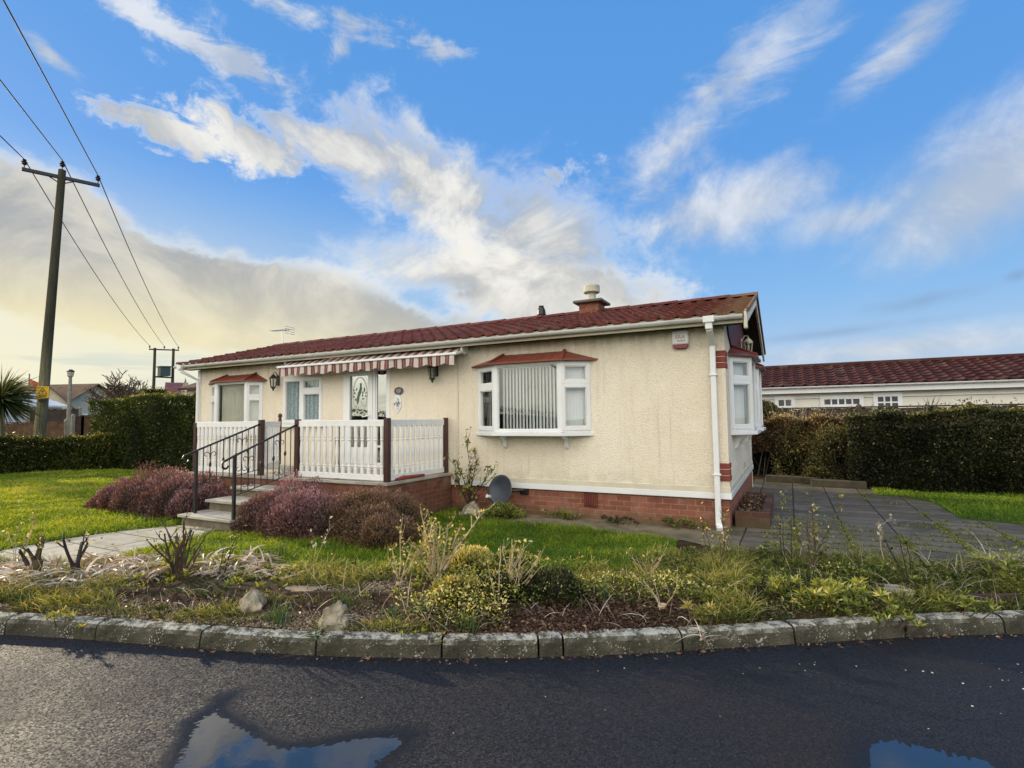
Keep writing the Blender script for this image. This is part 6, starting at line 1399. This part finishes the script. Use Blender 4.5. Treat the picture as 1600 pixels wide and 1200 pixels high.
# clipped bush by the side bay
tb_ = Ay(1195, 612, 16.4)
sprig_bush('clipped_bush', 'dark clipped evergreen bush seen beside the side bay window', 'bush', [((-.62, 16.2, 1.30), (.62, .5, .78), 1.)], 9000, (.03, .06), (.02, .03), 'hedge_r', .3, .18, tn=.05)
mb = MB().tube([(-.3, 15.9, 0), (-.2, 15.9, .8), (-.55, 16.1, 1.5)], [.05, .04, .03], 6); o = mb.build('trunk', 'darkstem'); bp_ = bpy.data.objects[[k.name for k in bpy.data.objects if k.name.startswith('clipped_bush')][0]]; o.parent = bp_; o.location = -bp_.location
# left distance
g1a, g1b = Dd(14, 660, 42), Dd(47, 660, 42)
gable('garage', 'white garage with plank doors beside the palm at left', 'garage', Dd(6, 660, 42), Dd(96, 660, 44), 5, Dd(50, 634, 43)[2], Dd(50, 617, 45)[2], 'farwhite', 'farwhite', .25, 'along', [(4.0, 1.3, 1.2, .9, 2, 1)])
gable('bungalow', 'brown roofed bungalow behind the utility pole', 'bungalow', Dd(20, 650, 54), Dd(112, 650, 54), 9, Dd(30, 636, 54)[2], Dd(80, 601, 56)[2], 'farwall', 'farroof', .4, 'perp')
gable('bungalow', 'brown roofed bungalow right of the lamp post', 'bungalow', Dd(98, 650, 58), Dd(190, 650, 62), 9, Dd(98, 630, 58)[2], Dd(144, 603, 62)[2], 'farwall', 'farroof', .4, 'perp')
gable('house', 'distant house with wide brown roof behind the bare tree', 'house', Dd(150, 650, 66), Dd(262, 650, 66), 9, Dd(200, 632, 66)[2], Dd(200, 610, 70)[2], 'farwall', 'farroof', .4, 'along')
gable('shed', 'red roofed shed seen above the tall hedge', 'shed', Dd(262, 640, 40), Dd(288, 640, 40), 4, Dd(270, 617, 40)[2], Dd(270, 600, 42)[2], 'farwhite', 'shedred', .2, 'along')
gable('house', 'buff house with dark red roof just left of the white home', 'house', Dd(291, 640, 28), Dd(345, 640, 26), 5, Dd(300, 607, 28)[2], Dd(300, 581, 30)[2], 'farwall', 'tile_dark', .25, 'along', [(.25, 1.7, .5, .9, 1, 2)])
gable('house', 'pale gable end behind the red shed', 'house', Dd(281, 640, 36), Dd(296, 640, 36), 4, Dd(285, 620, 36)[2], Dd(289, 592, 36)[2], 'farwall', 'farwall', .1, 'perp')
# conifer block
cq = Dd(240, 625, 32); zc_ = Dd(240, 610, 32)[2]
hedge('hedge', 'square clipped dark conifer rising behind the tall hedge', [Dd(224, 640, 32)[:2], Dd(259, 640, 32)[:2]], 7000, .08, 'hedge_l', lambda s: zc_+.02*np.sin(s*20), .6, tn=-.12)
# bare tree
def bare_tree(name, label, loc, H, spread, mat, n0=7, depth=4, r0=.09, th=.0):
    t = thing(name, label, 'tree', loc); tr, br = MB(), MB(); 
    def grow(p, d, L, r, k):
        q = p+d*L*.5+V3((R_.gauss(0, .03), R_.gauss(0, .03), 0))*L; e = q+nrm(d+V3((R_.gauss(0, .15), R_.gauss(0, .15), .12)))*L*.5
        (tr if k == 0 else br).tube([p, q, e], [r, r*.85, r*.65], 5 if k < 2 else 3, cap=False)
        if k >= depth: return
        for i in range(n0 if k == 0 else R_.choice((3, 4))):
            nd = nrm(d*.75+V3((R_.gauss(0, spread), R_.gauss(0, spread), R_.uniform(.0, .35)))); s = e if (i < 2 or k == 0) else q+(e-q)*R_.random()
            grow(s, nd, L*R_.uniform(.58, .82), max(r*.58, th), k+1)
    grow(V3(loc), V3((0, 0, 1)), H*.30, r0, 0)
    o = tr.build('trunk', 'twig', recalc=False); o.parent = t; o.location = -t.location
    o = br.build('crown', 'twig', recalc=False); o.parent = t; o.location = -t.location; return t
bq = Dd(196, 640, 48); zb_ = Dd(196, 586, 48)[2]
bare_tree('bare_tree', 'low wide bare winter tree behind the tall hedge', (bq[0], bq[1], 0), zb_*1.22, .75, 'twig', 12, 4, .14, .030)
# cordyline palm
pq2 = Dd(2, 620, 23.5); pm = thing('cordyline_palm', 'spiky cordyline palm cut off by the left picture edge', 'palm', (pq2[0], pq2[1], 0))
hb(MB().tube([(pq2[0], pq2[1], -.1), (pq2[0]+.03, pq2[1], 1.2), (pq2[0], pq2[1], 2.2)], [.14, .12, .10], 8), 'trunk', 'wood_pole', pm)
n = 460; d = unit(rng.normal(size=(n, 3))+np.array([0, 0, .15])); P = np.array([pq2[0], pq2[1], 2.35])+d*.02
V, Fq = bladeset(P, d, rng.uniform(.8, 1.25, n), .05, rng.uniform(.15, .6, n)); o = npmesh('crown', V, Fq, np.repeat(np.clip(rng.normal(.45, .2, n)+.25*d[:, 2], 0, 1), 6), 'palm'); o.parent = pm; o.location = -pm.location
# flag on its staff
fq, fq2 = V3(Dd(46, 584, 40)), V3(Dd(45.5, 620, 40))
fl = thing('flag', 'faded red flag on a thin staff above the garage', 'flag', fq2)
hb(MB().tube([(*fq2[:2], 0), fq], .035, 6), 'staff', 'concrete', fl)
fd = nrm(V3(Dd(60, 600, 40))-V3(Dd(46, 600, 40))); vs = []
for i in range(9):
    for j in range(5): f, h_ = i/8, j/4; vs.append(tuple(V3(Dd(46, 592, 40))+fd*f*.55-V3((0, 0, .28*f+.38*h_*(1-.3*f)))+np.cross(fd, (0, 0, 1))*.05*math.sin(f*7)))
hb(MB().add(vs, [(i*5+j, i*5+j+1, i*5+j+6, i*5+j+5) for i in range(8) for j in range(4)]), 'cloth', 'flag', fl, recalc=False)
# across the road, behind the camera: what the windows reflect
hedge('hedge', 'long dark hedge on the opposite side of the road', [(-3.5, -8.3), (-18, -8.0), (-44, -8.6)], 14000, .12, 'hedge_r', lambda s: 2.0+.15*np.sin(s*30), .6)
bare_tree('bare_tree', 'tall bare tree on the opposite side of the road', (-10.2, -10.5, 0), 9.5, .55, 'twig', 6, 5, .2, .012)
gable('bungalow', 'bungalow on the opposite side of the road', 'bungalow', (-50, -13), (-37, -13), 7, 2.8, 5.2, 'darkwall', 'slate', .4, 'along')

# ================================================================== SKY AND SUN
SAZ, SEL = math.radians(8), math.radians(15)       # sun: azimuth from -X towards +Y
sd3 = Vector((-math.cos(SAZ)*math.cos(SEL), math.sin(SAZ)*math.cos(SEL), math.sin(SEL)))
sl = bpy.data.lights.new('sun', 'SUN'); sl.energy = 5.0; sl.angle = math.radians(.55); sl.color = (1, .83, .58)
so = bpy.data.objects.new('sun', sl); col.objects.link(so); so.rotation_euler = sd3.to_track_quat('Z', 'Y').to_euler(); so.location = (-30, 10, 20)
wo = bpy.data.worlds.new('World'); sc.world = wo; wo.use_nodes = True; g = Gr(wo.node_tree); g.N.clear()
out = g.n('OutputWorld')
sky = g.n('TexSky', dict(sky_type='NISHITA', sun_disc=False, sun_elevation=SEL, sun_rotation=math.atan2(sd3.x, sd3.y) % (2*math.pi), altitude=0, air_density=1., dust_density=.7, ozone_density=2.2))
dv = g.n('TexCoord').outputs['Generated']; s3 = g.n('SeparateXYZ', Vector=dv); X, Y, Z = s3.outputs
az = g.m('ARCTAN2', X, Y); el = g.m('ARCSINE', Z)
plane = g.n('CombineXYZ', X=g.m('DIVIDE', X, g.m('ADD', g.m('MAXIMUM', Z, 0.), .22)), Y=g.m('DIVIDE', Y, g.m('ADD', g.m('MAXIMUM', Z, 0.), .22)), Z=0.).outputs[0]
ae = g.n('CombineXYZ', X=az, Y=g.m('MULTIPLY', el, 1.25), Z=0.).outputs[0]
n1 = g.noise(ae, 4.2, 7, .62, .5); n2 = g.noise(ae, 15., 5, .66, .3); n3 = g.noise(plane, 1.7, 3, .6, .4)
rot = g.n('Mapping', Vector=ae, Rotation=(0, 0, .55), Scale=(1., 3.2, 1.)); n4 = g.noise(rot.outputs[0], 6., 6, .64, .6)
rot2 = g.n('Mapping', Vector=ae, Rotation=(0, 0, -.55), Scale=(1., 3.0, 1.)); n5 = g.noise(rot2.outputs[0], 5.5, 6, .64, .6)
ncen = {k: g.m('SUBTRACT', k, .5) for k in (n1, n4, n5)}; n2c = g.m('SUBTRACT', n2, .5); ael = g.n('CombineXYZ', X=az, Y=el, Z=0.).outputs[0]
def azel(px, py): w = nrm(wd(px, py)); return math.atan2(w[0], w[1]), math.asin(w[2])
def blob(px, py, rx, ry, ang, nz, amp, soft=.9, detail=.35, edge=0.):
    a0, e0 = azel(px, py); a1, e1 = azel(px+20, py); a2, e2 = azel(px, py-20)
    ka = math.hypot(a1-a0, e1-e0)/20; ke = math.hypot(a2-a0, e2-e0)/20
    q = g.n('Mapping', dict(vector_type='TEXTURE'), Vector=ael, Location=(a0, e0, 0), Rotation=(0, 0, ang), Scale=(rx*ka*soft, ry*ke*soft, 1))
    d = g.n('VectorMath', dict(operation='LENGTH'), _0=q.outputs[0]).outputs['Value']
    nn = g.m('MULTIPLY_ADD', n2c, detail/soft, g.m('MULTIPLY_ADD', ncen[nz], amp/soft, 1.05/soft))
    return g.m('SUBTRACT', nn, d)
def mx(*a):
    r = a[0]
    for b in a[1:]: r = g.m('MAXIMUM', r, b)
    return g.sm(r, 0., 1.)
dense = mx(blob(560, 240, 240, 62, -.22, n1, 2.4, .9, 2.0), blob(660, 285, 290, 105, -.40, n1, 2.2, .95, 1.3), blob(840, 380, 270, 140, -.35, n1, 1.7, 1.0, .9), blob(730, 430, 260, 80, -.1, n1, 1.6, 1.1, .8), blob(400, 225, 130, 42, -.30, n1, 2.6, .7, 2.8), blob(300, 215, 150, 32, -.15, n4, 3.2, .7, 2.2),
           blob(880, 275, 46, 34, .3, n1, 3.2, 1.1, 3.0))
bank = mx(blob(330, 470, 640, 95, -.10, n1, 1.1, .42, .5), blob(40, 350, 230, 110, -.2, n1, 1.4, .5, .6), blob(860, 455, 250, 70, -.1, n1, 1.6, .6, .8), blob(100, 420, 400, 90, -.12, n1, 1.0, .5, .6))
wisp = mx(blob(1140, 325, 230, 80, .10, n1, 1.9, 1.05, .9), blob(1540, 290, 300, 140, .38, n1, 1.3, .85, .35), blob(1050, 240, 130, 70, .6, n1, 2.2, 1.3, 1.2), blob(1330, 340, 200, 50, .0, n1, 1.6, 1.3, .6), blob(1080, 200, 150, 60, .7, n5, 2.6, 1.3, 1.0), blob(1180, 95, 230, 80, .5, n5, 2.4, 1.5, .8), blob(1420, 60, 180, 50, .5, n5, 2.0, 1.3, .6),
          blob(230, 30, 260, 34, -.15, n4, 3.0, .9, 2.2), blob(480, 22, 160, 30, .0, n4, 3.0, 1.0, 2.2), blob(530, 78, 30, 26, .6, n1, 3.0, 1.3, 3.2), blob(690, 75, 52, 20, -.15, n5, 3.4, 1.3, 3.4),
          blob(80, 85, 80, 20, -.5, n4, 2.5, 1.1, 1.6), blob(655, 200, 50, 18, -.6, n4, 2., 1.3, 1.), blob(1400, 545, 420, 34, .03, n1, 1.6, 1.2, .5), blob(1000, 470, 60, 26, 0, n1, 1.6, .8, 1.))
dark = mx(blob(1440, 470, 130, 20, .12, n1, 1.6, 1.4, .8), blob(1590, 430, 40, 14, .2, n1, 1., 1.2, .5), blob(1300, 520, 200, 12, .05, n1, 1.6, 1.5, .8))
# base blue: the Nishita sky, pulled to the deep blue of the photograph
gl = g.sm(az, -.35, -1.25); low = g.sm(el, .42, .03)
skyc = g.vm('SCALE', sky.outputs[0], .10)
blue = g.ramp(g.m('DIVIDE', el, 1.2), [(0, (.42, .62, .88)), (.16, (.27, .54, .92)), (.34, (.13, .38, .86)), (.55, (.105, .35, .82)), (1., (.08, .26, .66))])
base = g.mix(.88, skyc, blue)
warm = g.m('MULTIPLY', gl, low); base = g.mix(g.m('MULTIPLY', warm, .90), base, (1.03, .94, .60))
base = g.mix(g.m('MULTIPLY', g.sm(el, .22, .0), .35), base, (.80, .80, .72))
# shaded cloud bank with a brighter rim, warm towards the sun
thick = g.sm(bank, .35, .95)
gcol = g.mix(g.sm(n1, .40, .66), (.43, .435, .43), (.74, .70, .60)); bcol = g.mix(thick, (.92, .90, .84), gcol)
bcol = g.mix(g.m('MULTIPLY', g.m('MULTIPLY', g.sm(el, .27, .10), gl), .85), bcol, (1., .88, .50))
c = g.mix(g.m('MULTIPLY', dark, .55), base, (.24, .33, .50))
c = g.mix(g.m('MULTIPLY', wisp, .82), c, g.mix(g.sm(n1, .38, .66), (.50, .56, .65), (.88, .89, .90)))
c = g.mix(g.m('MULTIPLY', bank, .93), c, bcol)
dcol = g.mix(g.sm(n1, .40, .64), (.52, .535, .54), (.93, .91, .85)); dcol = g.mix(g.sm(dense, .75, .2), dcol, (.98, .97, .94))
c = g.mix(g.m('MULTIPLY', dense, .95), c, dcol)
# broad low streaks in the bright western sky
strk = g.noise(g.n('Mapping', Vector=ae, Scale=(1, 7, 1)).outputs[0], 4., 4, .6, .3)
c = g.mix(g.m('MULTIPLY', g.m('MULTIPLY', g.sm(strk, .52, .68), g.sm(el, .26, .05)), g.m('MULTIPLY', gl, .55)), c, (.58, .66, .62))
# the half of the sky behind the camera: unseen bright cloud added as fill light
rear = g.m('MULTIPLY', g.sm(Y, .05, -.55), g.sm(n3, .22, .50)); rear = g.m('MULTIPLY', rear, g.m('ADD', .40, g.m('MULTIPLY', g.sm(Z, .0, .28), .52)))
c = g.mix(g.m('MULTIPLY', rear, .95), c, g.mix(g.sm(n1, .35, .65), (2.25, 2.14, 1.92), (3.2, 3.05, 2.74)))
bgd = g.n('Background', Color=c, Strength=1.0); g.L.new(bgd.outputs[0], out.inputs[0])
wo.cycles.sampling_method = 'MANUAL'; wo.cycles.sample_map_resolution = 512
